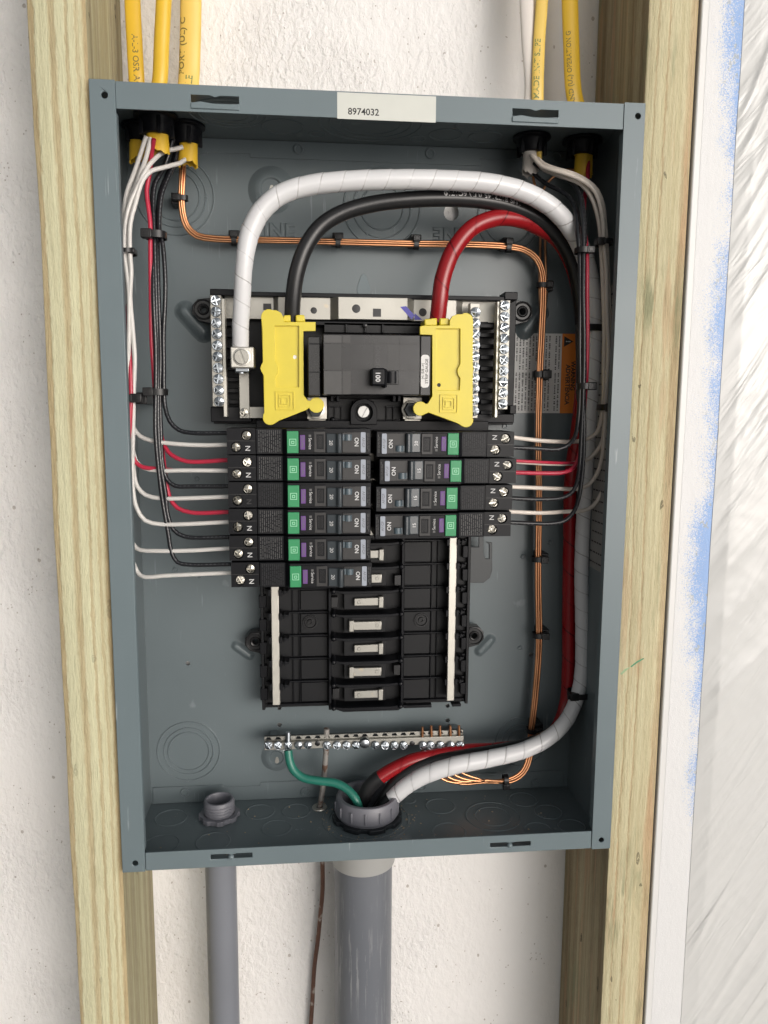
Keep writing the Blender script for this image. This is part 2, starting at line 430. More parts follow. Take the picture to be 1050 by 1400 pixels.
# pressure-treated pine
def wood(name, light, dark, seed, x0, x1, bands, warp=.05, side=False, pitd=.85, streak=.2, pits=75, wet=0):
    """bands: (position 0..1 across the face, 0 pale earlywood .. 1 tan latewood), bent along the board by a slow warp"""
    q = NT(name)
    X = q.xyz(q.mapping((1, 1, 1)))
    u = q.math('DIVIDE', q.math('SUBTRACT', X[1] if side else X[0], x0), x1-x0)
    slow = q.noise(q.mapping((0, 0, 1), loc=(seed, 0, seed)), 3.2, 1)
    mid = q.noise(q.mapping((14, 14, 1), loc=(seed, 7, 0)), 11, 2)
    fib = q.noise(q.mapping((1, 1, .09), loc=(seed, 1, 2)), 700, 4, .75)
    fl = q.noise(q.mapping((1, 1, .30), loc=(seed, 5, 2)), 420, 3, .6)
    u = q.math('ADD', u, q.math('MULTIPLY', q.math('SUBTRACT', slow, .5), warp*4))
    u = q.math('ADD', u, q.math('MULTIPLY', q.math('SUBTRACT', mid, .5), warp*1.1))
    u = q.math('ADD', u, q.math('MULTIPLY', q.math('SUBTRACT', fl, .5), .085))
    f = q.ramp(u, [(p, v) for p, v in bands])
    tone = q.noise(q.mapping((1, 1, .12), loc=(seed, 3, 5)), 40, 3)
    lt = q.mix(tone, tuple(c*.90 for c in light), tuple(min(1, c*1.08) for c in light))
    dk = q.mix(tone, tuple(c*.82 for c in dark), tuple(c*1.15 for c in dark))
    base = q.mix(f, lt, dk)
    base = q.mix(q.math('ADD', q.math('MULTIPLY', f, .25), .22), base, q.ramp(fib, [(.34, (.50, .47, .40)), (.58, (1., 1., 1.))]), 'MULTIPLY')
    st = q.noise(q.mapping((1, 1, .02), loc=(seed, 9, 2)), 260, 3, .6)
    base = q.mix(streak, base, q.ramp(st, [(.40, (.55, .45, .30)), (.55, (1., 1., 1.))]), 'MULTIPLY')
    if wet:
        ws = q.noise(q.mapping((1, 1, .10), loc=(seed, 2, 8)), 150, 4, .6)
        wm = q.noise(q.mapping((1, 1, .45), loc=(seed, 8, 8)), 24, 2)
        base = q.mix(q.math('MULTIPLY', q.ramp(ws, [(.52, 0.), (.62, 1.)]), q.ramp(wm, [(.50, 0.), (.62, wet)])), base, (.20, .22, .125))
        rd = q.noise(q.mapping((1, 1, .07), loc=(seed, 12, 3)), 130, 3, .5)
        base = q.mix(q.ramp(rd, [(.58, 0.), (.66, .35)]), base, (.52, .30, .17))
    pit = q.voro(q.mapping((1, 1, .28), loc=(seed*2, 0, 0)), pits)
    sel = q.noise(q.mapping((1, 1, 1), loc=(seed, 4, 0)), 30, 2)
    pf = q.math('MULTIPLY', q.math('LESS_THAN', pit, .15), q.math('GREATER_THAN', sel, .555))
    pf2 = q.math('MULTIPLY', pf, q.math('GREATER_THAN', q.noise(q.mapping((1, 1, .4)), 900, 2), .40))
    base = q.mix(q.math('MULTIPLY', pf2, pitd), base, (.07, .06, .035))
    q.set('Base Color', base).set('Roughness', .72)
    q.b.inputs['Specular IOR Level'].default_value = .25
    h = q.math('ADD', q.math('MULTIPLY', fib, .9), q.math('ADD', q.math('MULTIPLY', f, -.25), q.math('ADD', q.math('MULTIPLY', fl, .6), q.math('MULTIPLY', pf2, -1.4))))
    q.bump(h, .0011)
    return q.m
BL = [(0., .85), (.07, .9), (.10, .05), (.30, 0.), (.335, .35), (.37, .75), (.44, .65), (.47, .05), (.60, 0.), (.625, .7), (.66, .65), (.69, .05), (.78, .1), (.80, .65), (.84, .5), (.865, .15), (.90, .35), (.935, .95), (1., 1.)]
BR = [(0., .5), (.06, .15), (.18, .1), (.205, .75), (.235, .2), (.40, .12), (.43, .85), (.46, .25), (.58, .1), (.64, .3), (.66, .15), (.80, .2), (.83, .6), (.87, .75), (.94, .8), (1., .55)]
BS = [(0., .3), (.12, .8), (.2, .2), (.3, .75), (.38, .2), (.5, .5), (.6, .1), (.68, .8), (.75, .3), (.86, .9), (1., .4)]
M['wood_left'] = wood('treated_pine_left', (.66, .64, .43), (.49, .385, .22), 3.1, -.2170, -.1816, BL, .045, pitd=.25, streak=.12)
M['wood_right'] = wood('treated_pine_right', (.66, .62, .41), (.50, .37, .22), 9.4, .1818, .2175, BR, .05, streak=.22, pits=95, wet=.7, pitd=.6)
M['wood_side'] = wood('treated_pine_shaded_side', (.44, .385, .245), (.24, .18, .105), 5.2, 0, .0975, BS, .03, side=True, streak=.4, wet=.6)  # right stud's side face: its shade is put into a darker brown pine
M['wood_side_l'] = wood('treated_pine_left_side', (.50, .48, .31), (.32, .27, .17), 6.6, 0, .0975, BS, .02, side=True, streak=.4)  # left stud's side face: duller and darker than its front

# painted rough stucco / concrete
q = NT('painted_stucco')
o = q.mapping((1, 1, 1))
big = q.noise(o, 5, 3)
X = q.xyz(o)
tone = q.mix(q.noise(o, 9, 4), (.80, .775, .75), (.86, .85, .84))
tone = q.mix(q.ramp(X[0], [(-.0, 1.), (.001, 1.)]), tone, tone)
edge = q.ramp(q.math('ABSOLUTE', q.math('ADD', X[0], .01)), [(.10, 0.), (.16, 1.)])     # smoother coat beyond the strip between the studs
pits = q.voro(q.mapping((1, 1, .8)), 90)
pn = q.noise(o, 55, 3)
pf = q.math('MULTIPLY', q.math('LESS_THAN', pits, .12), q.math('GREATER_THAN', pn, .56))
pits2 = q.voro(q.mapping((1.3, 1, 1.0), loc=(3, 2, 1)), 210)
pf3 = q.math('MULTIPLY', q.math('LESS_THAN', pits2, .16), q.math('GREATER_THAN', q.noise(o, 40, 2), .57))
pp = q.math('MAXIMUM', pf, pf3)
col = q.mix(q.math('MULTIPLY', pp, .55), tone, (.30, .24, .19))
q.set('Base Color', col).set('Roughness', .5)
t1 = q.noise(q.mapping((1, 1, .8)), 330, 5, .68, .2)
t2 = q.noise(q.mapping((1.25, 1, .75), rot=(0, .3, 0)), 150, 4, .6, .1)
lump = q.noise(o, 34, 3, .5)
tr = q.ramp(t2, [(.40, 0.), (.52, .55), (.56, 1.)])
rough_side = q.ramp(X[0], [(0., 1.), (.06, .85), (.11, .28)])
left_side = q.ramp(X[0], [(-.0, 1.), (.001, 1.)])
gate = q.math('MULTIPLY', rough_side, q.ramp(q.noise(o, 11, 3), [(.38, .30), (.62, 1.)]))
h = q.math('ADD', q.math('MULTIPLY', gate, q.math('ADD', q.math('MULTIPLY', tr, .42), q.math('MULTIPLY', t1, .75))), q.math('ADD', q.math('MULTIPLY', lump, .9), q.math('MULTIPLY', pp, -.8)))
q.bump(h, .0015)
M['stucco'] = q.m
M['trim'] = mat('white_painted_trim', (.74, .735, .72), .42, var=.03, vscale=12, bump=.0001, bscale=60)
M['floor'] = mat('concrete_floor', (.50, .48, .45), .8, var=.15, vscale=4, bump=.001, bscale=20)

# blue painter's tape with white overspray: speckled, thick at its left, thinning to the right
q = NT('blue_tape_oversprayed')
X = q.xyz(q.mapping((1, 1, 1)))
wob = q.noise(q.mapping((0, 0, 1)), 7, 2)
fine = q.noise(q.mapping((1, 1, 1)), 1100, 3, .8)
med = q.noise(q.mapping((1, 1, .5)), 90, 4)
f = q.math('ADD', q.math('MULTIPLY', q.math('SUBTRACT', X[0], .2350), 95), q.math('MULTIPLY', q.math('SUBTRACT', wob, .5), 5.5))
f = q.math('ADD', f, q.math('MULTIPLY', q.math('SUBTRACT', fine, .5), 6.0))
f = q.math('ADD', f, q.math('MULTIPLY', q.math('SUBTRACT', med, .5), 2.2))
low = q.math('MULTIPLY', q.math('MAXIMUM', q.math('SUBTRACT', -.10, X[2]), 0.), 9.0)
f = q.math('SUBTRACT', f, low)
blue = q.mix(q.math('GREATER_THAN', q.noise(q.mapping((1, 1, .6), rot=(0, .6, 0)), 240, 2), .66), (.20, .38, .74), (.30, .37, .47))
q.set('Base Color', q.mix(q.ramp(f, [(-0., 0.), (.45, .30), (1., .85)]), (.74, .74, .74), blue)).set('Roughness', .5)
q.bump(q.math('ADD', fine, q.noise(q.mapping((1, 1, .5), rot=(0, .6, 0)), 300, 2)), .0002)
M['blue_tape'] = q.m
q = NT('white_plastic_film')
q.set('Base Color', q.mix(q.noise(q.mapping((1, 1, 1)), 12, 4), (.62, .62, .605), (.68, .68, .67))).set('Roughness', .24)
q.b.inputs['Transmission Weight'].default_value = 0
XF = q.xyz(q.mapping((1, 1, 1)))
def fold(cx, cz, sc_, seed, st=.06):
    across = q.math('ADD', q.math('MULTIPLY', XF[0], cx), q.math('MULTIPLY', XF[2], -cz))
    along = q.math('MULTIPLY', q.math('ADD', q.math('MULTIPLY', XF[0], cz), q.math('MULTIPLY', XF[2], cx)), st)
    cb = q.n.new('ShaderNodeCombineXYZ'); q.l.new(across, cb.inputs[0]); q.l.new(along, cb.inputs[1]); cb.inputs[2].default_value = seed
    return q.noise(cb.outputs[0], sc_, 2, .5, .3)
cr = q.ramp(fold(.87, .5, 70, 1), [(.36, 0.), (.50, 1.), (.64, 0.)], 'EASE')
cr2 = q.ramp(fold(.76, .65, 150, 2, .08), [(.38, 0.), (.50, 1.), (.62, 0.)], 'EASE')
gt = q.ramp(q.noise(q.mapping((1, 1, 1)), 11, 2), [(.38, .1), (.62, 1.)])
q.bump(q.math('MULTIPLY', gt, q.math('ADD', cr, q.math('MULTIPLY', cr2, .30))), .00042)
M['film'] = q.m
# PVC pipe, vertically scuffed
q = NT('scuffed_grey_pvc')
sc = q.noise(q.mapping((1, 1, .05)), 420, 6, .7)
sel = q.noise(q.mapping((1, 1, .5)), 22, 3)
fac = q.math('MULTIPLY', q.math('GREATER_THAN', sc, .57), q.ramp(sel, [(.42, 0.), (.60, .42)]))
q.set('Base Color', q.mix(fac, q.mix(q.noise(q.mapping((1, 1, .3)), 30, 4), (.115, .125, .145), (.165, .175, .195)), (.42, .42, .42))).set('Roughness', .38)
M['pvc_scuffed'] = q.m

# ------------------------------------------------------------------ the setting
H2, W2, D = .26733, .18095, .0953
WALL_Y = .1005
wl_ = MB().box(-1.1, 1.1, WALL_Y, WALL_Y+.12, -1.35, 1.2).build('wall', M['stucco'])
tag(wl_, 'rough white stucco wall behind the studs', kind='structure')
fl = MB().box(-3.2, 3.2, -5.5, WALL_Y, -1.40, -1.35).build('floor', M['floor'])  # out of view, added for the light it bounces up to the box
tag(fl, 'unseen concrete floor added below the wall to bounce light up', kind='structure')

def stud(x0, x1, label, fm, sm, seed, wav):
    t = thing('wood_stud', label, 'stud', ((x0+x1)/2, .05, -1.35))
    n = 90; z0, z1 = -1.35, 1.15; vs = []; fs = []
    r = .0022
    for i in range(n+1):
        z = z0+(z1-z0)*i/n
        jl = wav*(noise.noise(Vector((seed, 0, z*5)))*.8+noise.noise(Vector((seed, 3, z*16)))*.3) if x0 < 0 else 0
        jr = wav*.35*noise.noise(Vector((seed, 9, z*6))) if x0 > 0 else 0
        a, b = x0+jl, x1+jr; y0, y1 = .0035, .0975
        ring = [(a, y1), (a, y0+r), (a+r*.3, y0+r*.3), (a+r, y0), (b-r, y0), (b-r*.3, y0+r*.3), (b, y0+r), (b, y1)]
        vs += [(x, y, z) for x, y in ring]
    k = 8
    for i in range(n):
        for j in range(k):
            j2 = (j+1) % k; fs.append((i*k+j, i*k+j2, (i+1)*k+j2, (i+1)*k+j))
    fs.append(tuple(range(k))[::-1]); fs.append(tuple(n*k+j for j in range(k)))
    m = MB().add(vs, fs); me = m.mesh('board'); me.materials.append(fm); me.materials.append(sm)
    for p in me.polygons:
        if abs(p.normal.x) > .8: p.material_index = 1
    link(me, 'board', None, t)
    return t
stud(-.2170, -.1816, 'pale yellow-green treated wood stud standing left of the grey panel box, wide grain bands', M['wood_left'], M['wood_side_l'], 1.7, .0030)
t = stud(.1818, .2175, 'knotty treated wood stud between the panel box and the white trim on the right', M['wood_right'], M['wood_side'], 4.2, .0012)

M['green_ink'] = mat('green_lumber_crayon', (.10, .30, .16), .7, var=.4, vscale=500)
M['green_ink_faint'] = mat('faint_green_crayon', (.34, .46, .27), .7, var=.3, vscale=500)
for pts, mm_ in (([(862, 911), (871, 904), (880, 899.5), (880.5, 901), (872, 906), (863, 912.5)], 'green_ink'), ([(848, 921), (854, 915), (861, 912), (860, 914), (855, 918), (850, 923)], 'green_ink_faint')):
    MB().prism(ppoly(pts, .0033), [], .00335, .0036).build('crayon_mark', M[mm_], t)
t = thing('door_trim', 'white painted trim board to the right of the right wood stud', 'trim', (.26, .02, -1.3))
MB().box(.2182, .300, .0022, .030, -1.3, 1.1).build('board', M['trim'], t, bevel=.001)
tp = MB().box(.2232, .2560, .00205, .00215, -1.28, 1.08).build('painters_tape', M['blue_tape'])
tag(tp, "blue painter's tape dusted with white overspray on the white trim board", 'tape')
# plastic film: diagonal gathers running up to the right from its taped edge
def film():
    nx, nz = 150, 420; x0, x1, z0, z1 = .2478, .62, -.62, .62
    vs = []
    for j in range(nz+1):
        z = z0+(z1-z0)*j/nz
        for i in range(nx+1):
            s = i/nx; s = s**1.5; x = x0+(x1-x0)*s
            edge = x0 + .0006*noise.noise(Vector((0, z*14, 3)))
            dx = x-x0
            fan = z - dx*(1.55+.5*math.sin(z*4))
            wob = .18*noise.noise(Vector((dx*9, z*6, 2)))
            ang = fan*(1+wob)
            r1 = 1-abs(noise.noise(Vector((ang*24, dx*2.2, 1.3)))); r2 = 1-abs(noise.noise(Vector((ang*75, dx*4, 7.7)))); r3 = 1-abs(noise.noise(Vector(((z+dx*.4)*60, dx*40, 4.1))))
            m1 = max(0, .35+noise.noise(Vector((z*5, dx*5, 9.)))); m2 = max(0, .3+noise.noise(Vector((z*8, dx*6, 19.))))
            big = noise.noise(Vector((z*3.1, dx*7, 5)))
            env = min(1, dx/.012)
            y = .0018 - env*(.0026*m1*r1**9 + .0017*m2*r2**5 + .0002*r3**6) - env*.0012*big - .006*min(1, dx/.2) - env*.0012
            vs.append((x if i else edge, min(y, .0019), z))
    fs = [(j*(nx+1)+i, j*(nx+1)+i+1, (j+1)*(nx+1)+i+1, (j+1)*(nx+1)+i) for j in range(nz) for i in range(nx)]
    return MB().add(vs, fs).mesh('film', ang=180)
o = link(film(), 'plastic_sheet', M['film']); tag(o, 'wrinkled white plastic sheeting taped over the right edge', 'plastic sheet')
so_ = o.modifiers.new('solid', 'SOLIDIFY'); so_.thickness = .0002

# ------------------------------------------------------------------ the panel box
box = thing('electrical_panel', 'open grey steel breaker panel box mounted between the two wood studs', 'panel box', (0, .05, -H2))
TH = .0013
bh = []   # holes in the back panel
def hole(x, y, r, n=14):
    p = at(x, y, D-TH); bh.append(circ(p.x, p.z, r, n)); return p
for x, y, r in ((382, 968, 1.7), (382, 991, 1.9), (612, 965, 1.8), (612, 985, 1.9), (257, 907, 1.8), (726, 895, 1.8), (533, 313, 1.6), (250, 667, 0), (424, 276, 0)):
    if r: hole(x, y, r*.001)
# keyhole slots: one above the interior, one by the right LINE mark, one inside each round dish
def keyhole(x, y, r, s):
    p = at(x, y, D-TH); c = [(p.x+r*math.cos(a), p.z+r*math.sin(a)) for a in [R(-200+k*20) for k in range(12)]]
    return c+[(p.x+s*math.cos(a), p.z+r*1.75+s*math.sin(a)) for a in (R(20), R(60), R(90), R(120), R(160))]
bh.append(keyhole(617, 291, px(10, .094), px(5, .094)))
m = MB().prism(rect(-W2+.0004, W2-.0004, -H2+.0004, H2-.0004), bh, D-TH, D); m.build('back_panel', M['steel'], box)
m = MB().box(-W2, -W2+TH, .0012, D-TH, -H2+.0004, H2-.0004); m.build('side_panel', M['steel'], box)
m = MB().box(W2-TH, W2, .0012, D-TH, -H2+.0004, H2-.0004); m.build('side_panel', M['steel'], box)
m = MB().box(-W2+TH, W2-TH, .0018, D-TH, H2-TH, H2-.0002); m.build('top_panel', M['steel'], box)
m = MB().box(-W2+TH, W2-TH, .0018, D-TH, -H2+.0002, -H2+TH); m.build('bottom_panel', M['steel'], box)
# flanges
def fl_holes(lst): return [circ(at(x, y, 0).x, at(x, y, 0).z, .0021, 16) for x, y in lst]
m = MB().prism(rect(-W2-.0004, -.1652, -H2-.0006, H2+.0010), fl_holes([(143, 130), (185, 1180)]), -.0004, .0010)
m.box(-.1664, -.1652, .0010, .0060, -H2+.015, H2-.018)
m.build('side_flange', M['steel_rim'], box, bevel=.0005)
m = MB().prism(rect(.1668, W2+.0004, -H2-.0006, H2+.0010), fl_holes([(872, 159), (822, 1148)]), -.0004, .0010)
m.box(.1668, .1680, .0010, .0060, -H2+.015, H2-.018)
m.build('side_flange', M['steel_rim'], box, bevel=.0005)
def slot(x0, x1, yc, hh, bulge):
    a, b = at(x0, yc, .001), at(x1, yc, .001); z = (a.z+b.z)/2; mid = (a.x+b.x)/2; h = px(hh, 0); u = (b.x-a.x)
    s = bulge*h
    return [(a.x, z-h), (mid-u*.1, z-h-(s*.3 if s > 0 else 0)), (mid, z-h-(.9*s if s>0 else 0)*.4), (mid+u*.1, z-h-(s*.3 if s > 0 else 0)), (b.x, z-h), (b.x, z+h), (mid+u*.12, z+h), (mid, z+h*.55), (mid-u*.12, z+h), (a.x, z+h)]
zt = at(500, 165, 0).z
m = MB().prism(rect(-.1650, .1664, .2513, H2+.0002), [slot(261, 327, 136.5, 4.5, 1), slot(700, 763, 155, 4.5, 1)], 0, .0013)
m.build('top_flange', M['steel_rim'], box, bevel=.0005)
m = MB()
for a, b, yy in ((261, 327, 143.5), (700, 763, 162)):
    p, q_ = at(a, yy, 0), at(b, yy, 0)
    m.prism([(p.x, p.z-.0022), (q_.x, p.z-.0022), (q_.x, p.z+.0012), (p.x+.014, p.z+.0012), (p.x+.006, p.z+.0022), (p.x, p.z+.0012)], [], -.0010, .0004)
m.build('slot_lip', M['steel_rim'], box, bevel=.0004)
m = MB().prism(rect(-.1650, .1664, -H2-.0002, -.2535), [slot(288, 345, 1169.5, 3.6, 0), slot(670, 725, 1153.5, 3.4, 0)], 0, .0013)
m.build('bottom_flange', M['steel_rim'], box, bevel=.0005)
m = MB()
for x, y in ((316, 1172), (697, 1156)):
    p = at(x, y, 0); m.lathe([(.0001, -.0016), (.0012, -.0014), (.0020, -.0006), (.0022, .0004)], (p.x, 0, p.z), 'y', 14, False)
m.build('slot_dimple', M['steel_rim'], box)
# overlapping weld tabs on the back panel
def strip(top, pts, Yf):
    m = MB().prism(pts, [], Yf, D-TH); return m
zT, zB = H2-TH, -H2+TH
xa, xb = at(182, 215, .093).x, at(828, 235, .093).x
def bz(x, y): return at(x, y, .093)
pts = [(-W2+TH+.0002, zT-.0002), (-W2+TH+.0002, bz(200, 208).z), (bz(284, 208).x, bz(284, 210).z), (bz(284, 208).x, bz(284, 212).z+.0020), (bz(342, 213).x, bz(284, 212).z+.0020), (bz(342, 213).x, bz(500, 221).z),
       (bz(657, 222).x, bz(500, 221).z), (bz(657, 222).x, bz(657, 221).z+.0022), (W2-TH-.0002, bz(657, 221).z+.0022), (W2-TH-.0002, zT-.0002)]
MB().prism(pts, [], D-TH-.0009, D-TH-.00002).build('weld_tab', M['steel'], box, bevel=.0003)
pts = [(bz(209, 1101).x, zB+.0002), (bz(209, 1078).x, bz(209, 1077).z), (bz(305, 1075).x, bz(305, 1073).z-.0002), (bz(305, 1075).x, bz(305, 1075).z-.0010), (bz(356, 1075).x, bz(305, 1075).z-.0010), (bz(356, 1075).x, bz(305, 1073).z+.0008),
       (bz(771, 1050).x, bz(305, 1073).z+.0008), (bz(771, 1050).x, zB+.0002)]
MB().prism(pts, [], D-TH-.0009, D-TH-.00002).build('weld_tab', M['steel'], box, bevel=.0003)
def boss(x, y, r, h, mm=None, Yb=None, name='boss'):
    Yb = D-TH-.0008 if Yb is None else Yb
    p = at(x, y, Yb); (mm or MB()).lathe([(r*.55, -h*.5), (r*.62, -h*.9), (r*.85, -h), (r, -h*.6), (r*1.05, .0001)], (p.x, Yb, p.z), 'y', 22, True) if False else None
    m = mm or MB()
    m.lathe([(.00001, -h*.35), (r*.55, -h*.35), (r*.66, -h*.95), (r*.86, -h), (r*.97, -h*.6), (r*1.02, .0002)], (p.x, Yb, p.z), 'y', 24, False)
    return m
for x, y in ((408, 204), (588, 210), (762, 215), (253, 1083), (417, 1082), (577, 1075), (732, 1070)):
    boss(x, y, px(6.8, .094), .0011).build('boss', M['steel'], box)
for x, y in ((690, 583), (752, 742), (715, 761), (269, 655), (272, 788), (711, 886), (240, 779)):
    boss(x, y, px(3.6, .094), .0009, Yb=D-TH).build('rivet', M['steel'], box)
# concentric knockouts: each disc stands a hair proud, with weld ticks
def knock_prof(rs, h=.00055):
    pr = [(.00001, -h*.2)]; up = False
    for i, r in enumerate(rs):
        a, b = (-h*.2, -h) if i % 2 == 0 else (-h, -h*.2)
        pr += [(r-.00045, a), (r-.00012, b*1.2 if i % 2 == 0 else b), (r+.00012, b), (r+.00045, (-h*.35 if i % 2 == 0 else -h*.2))]
    pr[-1] = (rs[-1]+.0006, .0002)
    return pr
def groove(rs, h=.00075):
    """flat plate with raised creases at each radius"""
    pr = [(.00001, -.00006)]
    for r in rs: pr += [(r-.0008, -.00006), (r-.0003, -h), (r+.0002, -h), (r+.0006, -.00006)]
    pr += [(rs[-1]+.0014, .0002)]
    return pr
def knock_back(x, y, rpx):
    p = at(x, y, D-TH); rs = [px(r, .094) for r in rpx]
    m = MB().lathe(groove(rs), (p.x, D-TH, p.z), 'y', 56, False)
    for r in rs[-2:]:
        for k in range(3):
            a = R(35+k*120+r*9000); m.lathe([(.00001, -.0009), (.0009, -.0007), (.0014, .0001)], (p.x+r*math.cos(a), D-TH, p.z+r*math.sin(a)), 'y', 8, False)
    m.build('knockout', M['steel'], box)
knock_back(240, 268, (30, 38, 48)); knock_back(522, 284, (28, 38, 50)); knock_back(258, 1027, (28, 34, 43)); knock_back(712, 1014, (19, 27, 37)); knock_back(695, 300, (32, 42))
def knock_h(x, y, z, hw, rings, sgn):
    p = atz(x, y, z); Z = (p-CAM_LOC).length; r = hw/FPX*(p.y+.535)
    rs = [r*k for k in rings]
    pr = [(a, -sgn*b if sgn > 0 else -b) for a, b in groove(rs, .0013)]
    pr = [(a, (-b if sgn < 0 else b)) for a, b in groove(rs, .0005)]
    m = MB().lathe(pr, (p.x, p.y, z), 'z', 44, False); m.build('knockout', M['steel'], box)
for x, y, hw, rg in ((311, 155, 48, (.55, .78, 1)), (387, 173, 26, (1,)), (433, 183, 10, (1,)), (507, 168, 66, (.6, .8, 1)), (571, 189, 10, (1,)), (609, 184, 21, (1,)), (663, 187, 21, (1,)), (647, 172, 23, (1,))):
    knock_h(x, y, zT, hw, rg, 1)
for x, y, hw, rg in ((234, 1118, 22, (1,)), (221, 1154, 24, (1,)), (291, 1151, 24, (1,)), (355, 1110, 20, (1,)), (378, 1132, 21, (1,)), (405, 1109, 20, (1,)), (559, 1094, 9, (1,)), (602, 1102, 21, (1,)), (674, 1116, 40, (.66, 1)),
                     (614, 1137, 24, (1,)), (715, 1093, 20, (1,)), (750, 1110, 20, (1,)), (736, 1135, 21, (1,)), (782, 1130, 20, (1,)), (500, 1120, 62, (.86, 1))):
    knock_h(x, y, zB, hw, rg, -1)
# pressed dishes round the mounting keyholes
def dish(x, y, r, h, key=True):
    p = at(x, y, D-TH)
    MB().lathe([(.00001, -h*.72), (r*.40, -h*.72), (r*.47, -h*.98), (r*.56, -h), (r*.75, -h*.62), (r*.92, -h*.15), (r*1.02, .0002)], (p.x, D-TH, p.z), 'y', 36, False).build('mounting_dish', M['steel'], box)
    if key:
        k = keyhole(x+1, y+5, r*.13, r*.08)
        MB().prism(k, [], D-TH-h*.72-.0003, D-TH-h*.6).build('mounting_screw', M['alu'], box)
dish(371, 260, px(30, .094), .0045); dish(378, 1034, px(22, .094), .0035)
p = at(497, 393, D-TH); k = keyhole(497, 396, px(9, .094), px(4, .094)); MB().prism(k, [], D-TH-.0005, D-TH).build('keyhole_emboss', M['steel_rim'], box, bevel=.0002)
# LINE cast in the back panel, left upright, right upside down
def emboss(s, x, y, size, rot):
    c = at(x, y, D-TH)
    cu = bpy.data.curves.new('text', 'FONT'); cu.body = s; cu.align_x = 'CENTER'; cu.align_y = 'CENTER'; cu.size = 1; cu.resolution_u = 2
    cu.extrude = .02; cu.bevel_depth = .045; cu.bevel_resolution = 1
    o = bpy.data.objects.new('text', cu); C.objects.link(o)
    ev = o.evaluated_get(bpy.context.evaluated_depsgraph_get()); me = ev.to_mesh()
    u = -1 if rot else 1
    vs = [(c.x+u*v.co.x*size, D-TH-max(-.001, v.co.z*size), c.z+u*v.co.y*size) for v in me.vertices]; fs = [tuple(p.vertices) for p in me.polygons]
    ev.to_mesh_clear(); bpy.data.objects.remove(o); bpy.data.curves.remove(cu)
    MB().add(vs, fs).build('embossed_lettering', M['steel'], box, ang=50)
emboss('LINE', 375, 317, px(26, .094), False); emboss('LINE', 619, 321, px(26, .094), True)
# printed paper labels on the box
m = MB().pbox(461, 127.5, 596, 162.5, -.00015, -.00002)
a, b = at(461, 145, 0), at(596, 145, 0)
stk = MB().box(a.x, b.x, -.00016, -.00002, at(528, 165, 0).z, at(528, 129, 0).z).build('serial_sticker', M['sticker'], box)
c = at(497, 153.5, 0); lettering('8974032', px(11.5, 0), (c.x, -.0002, c.z), (1, 0, 0), (0, 0, 1), M['dark_print'], stk)
c = at(572, 157, 0); 
# warning label on the back panel (text runs down the sheet)
Yl = D-TH-.00025
p0, p1 = at(690, 455, Yl), at(786, 565, Yl)
lab = MB().box(p0.x, p1.x, Yl, D-TH-.00003, p1.z, p0.z).build('warning_label', M['label_white'], box)
o0 = at(769, 455, Yl)
MB().box(o0.x, p1.x+.0001, Yl-.0001, Yl-.00001, p1.z, p0.z).build('orange_band', M['orange'], lab)
c = at(775.5, 526, Yl); lettering('ADVERTENCIA', px(8.6, .094), (c.x, Yl-.0002, c.z), (0, 0, -1), (1, 0, 0), M['dark_print'], lab, sx=.95, bold=.03)
c = at(784, 514, Yl); lettering('WARNING', px(8.6, .094), (c.x-.0007, Yl-.0002, c.z), (0, 0, -1), (1, 0, 0), M['dark_print'], lab, sx=.95, bold=.03)
c = at(777.5, 467, Yl); s = px(6.5, .094)
MB().prism([(c.x-s, c.z+s*1.1), (c.x-s, c.z-s*1.1), (c.x+s, c.z)], [], Yl-.0002, Yl-.00011).build('warning_triangle', M['dark_print'], lab)
lettering('!', px(9, .094), (c.x-.0006, Yl-.00025, c.z), (0, 0, -1), (1, 0, 0), M['print'], lab, bold=.03)
def fineprint(x0, x1, z0, z1, Y, nrow, rnd, m, vertical=True, lw=.5):
    """columns or rows of tiny word-shaped marks"""
    g = (x1-x0)/nrow
    for i in range(nrow):
        x = x0+g*(i+.5); z = z1
        if rnd.random() < .08: continue
        end = z0 if rnd.random() < .7 else z0+(z1-z0)*rnd.uniform(.1, .5)
        while z > end:
            L = g*rnd.uniform(.9, 3.4); L = min(L, z-z0)
            k = max(1, int(L/(g*.42)))
            for j in range(k):
                zz = z-L*(j+.1)/k; hh = L/k*.66; t_ = g*lw*rnd.choice((.6, .75, 1))*.5
                if vertical: m.add([(x-t_, Y, zz-hh), (x+t_, Y, zz-hh), (x+t_, Y, zz), (x-t_, Y, zz)], [(0, 1, 2, 3)])
                else: m.add([(zz-hh, Y, x-t_), (zz, Y, x-t_), (zz, Y, x+t_), (zz-hh, Y, x+t_)], [(0, 1, 2, 3)])
            z -= L+g*.45
rnd = random.Random(5); m = MB(); zm = at(730, 508, Yl).z; xq = at(768, 500, Yl).x
fineprint(p0.x+.001, xq-.0012, zm+.0012, p0.z-.0018, Yl-.0001, 17, rnd, m); fineprint(p0.x+.001, xq-.0012, p1.z+.0018, zm-.0008, Yl-.0001, 17, rnd, m)
m.build('fine_print', M['dark_print'], lab, smooth=False)
# tall dark label on the right inside wall
y0_, y1_ = .030, .062
zt_, zb_ = at(848, 390, .04).z, at(828, 782, .04).z
xl = W2-TH-.0002
wlbl = MB().box(xl, W2-TH-.00003, y0_, y1_, zb_, zt_).build('circuit_label', M['label_grey'], box)
m = MB()
for i in range(26):
    z = zt_-.006-(zt_-zb_-.012)*i/25; yy = y0_+.002
    while yy < y1_-.004:
        L = rnd.uniform(.002, .006); m.add([(xl-.0001, yy, z), (xl-.0001, yy+L, z), (xl-.0001, yy+L, z-.0012), (xl-.0001, yy, z-.0012)], [(0, 1, 2, 3)]); yy += L+.0012
m.build('fine_print', M['dark_print'], wlbl, smooth=False)

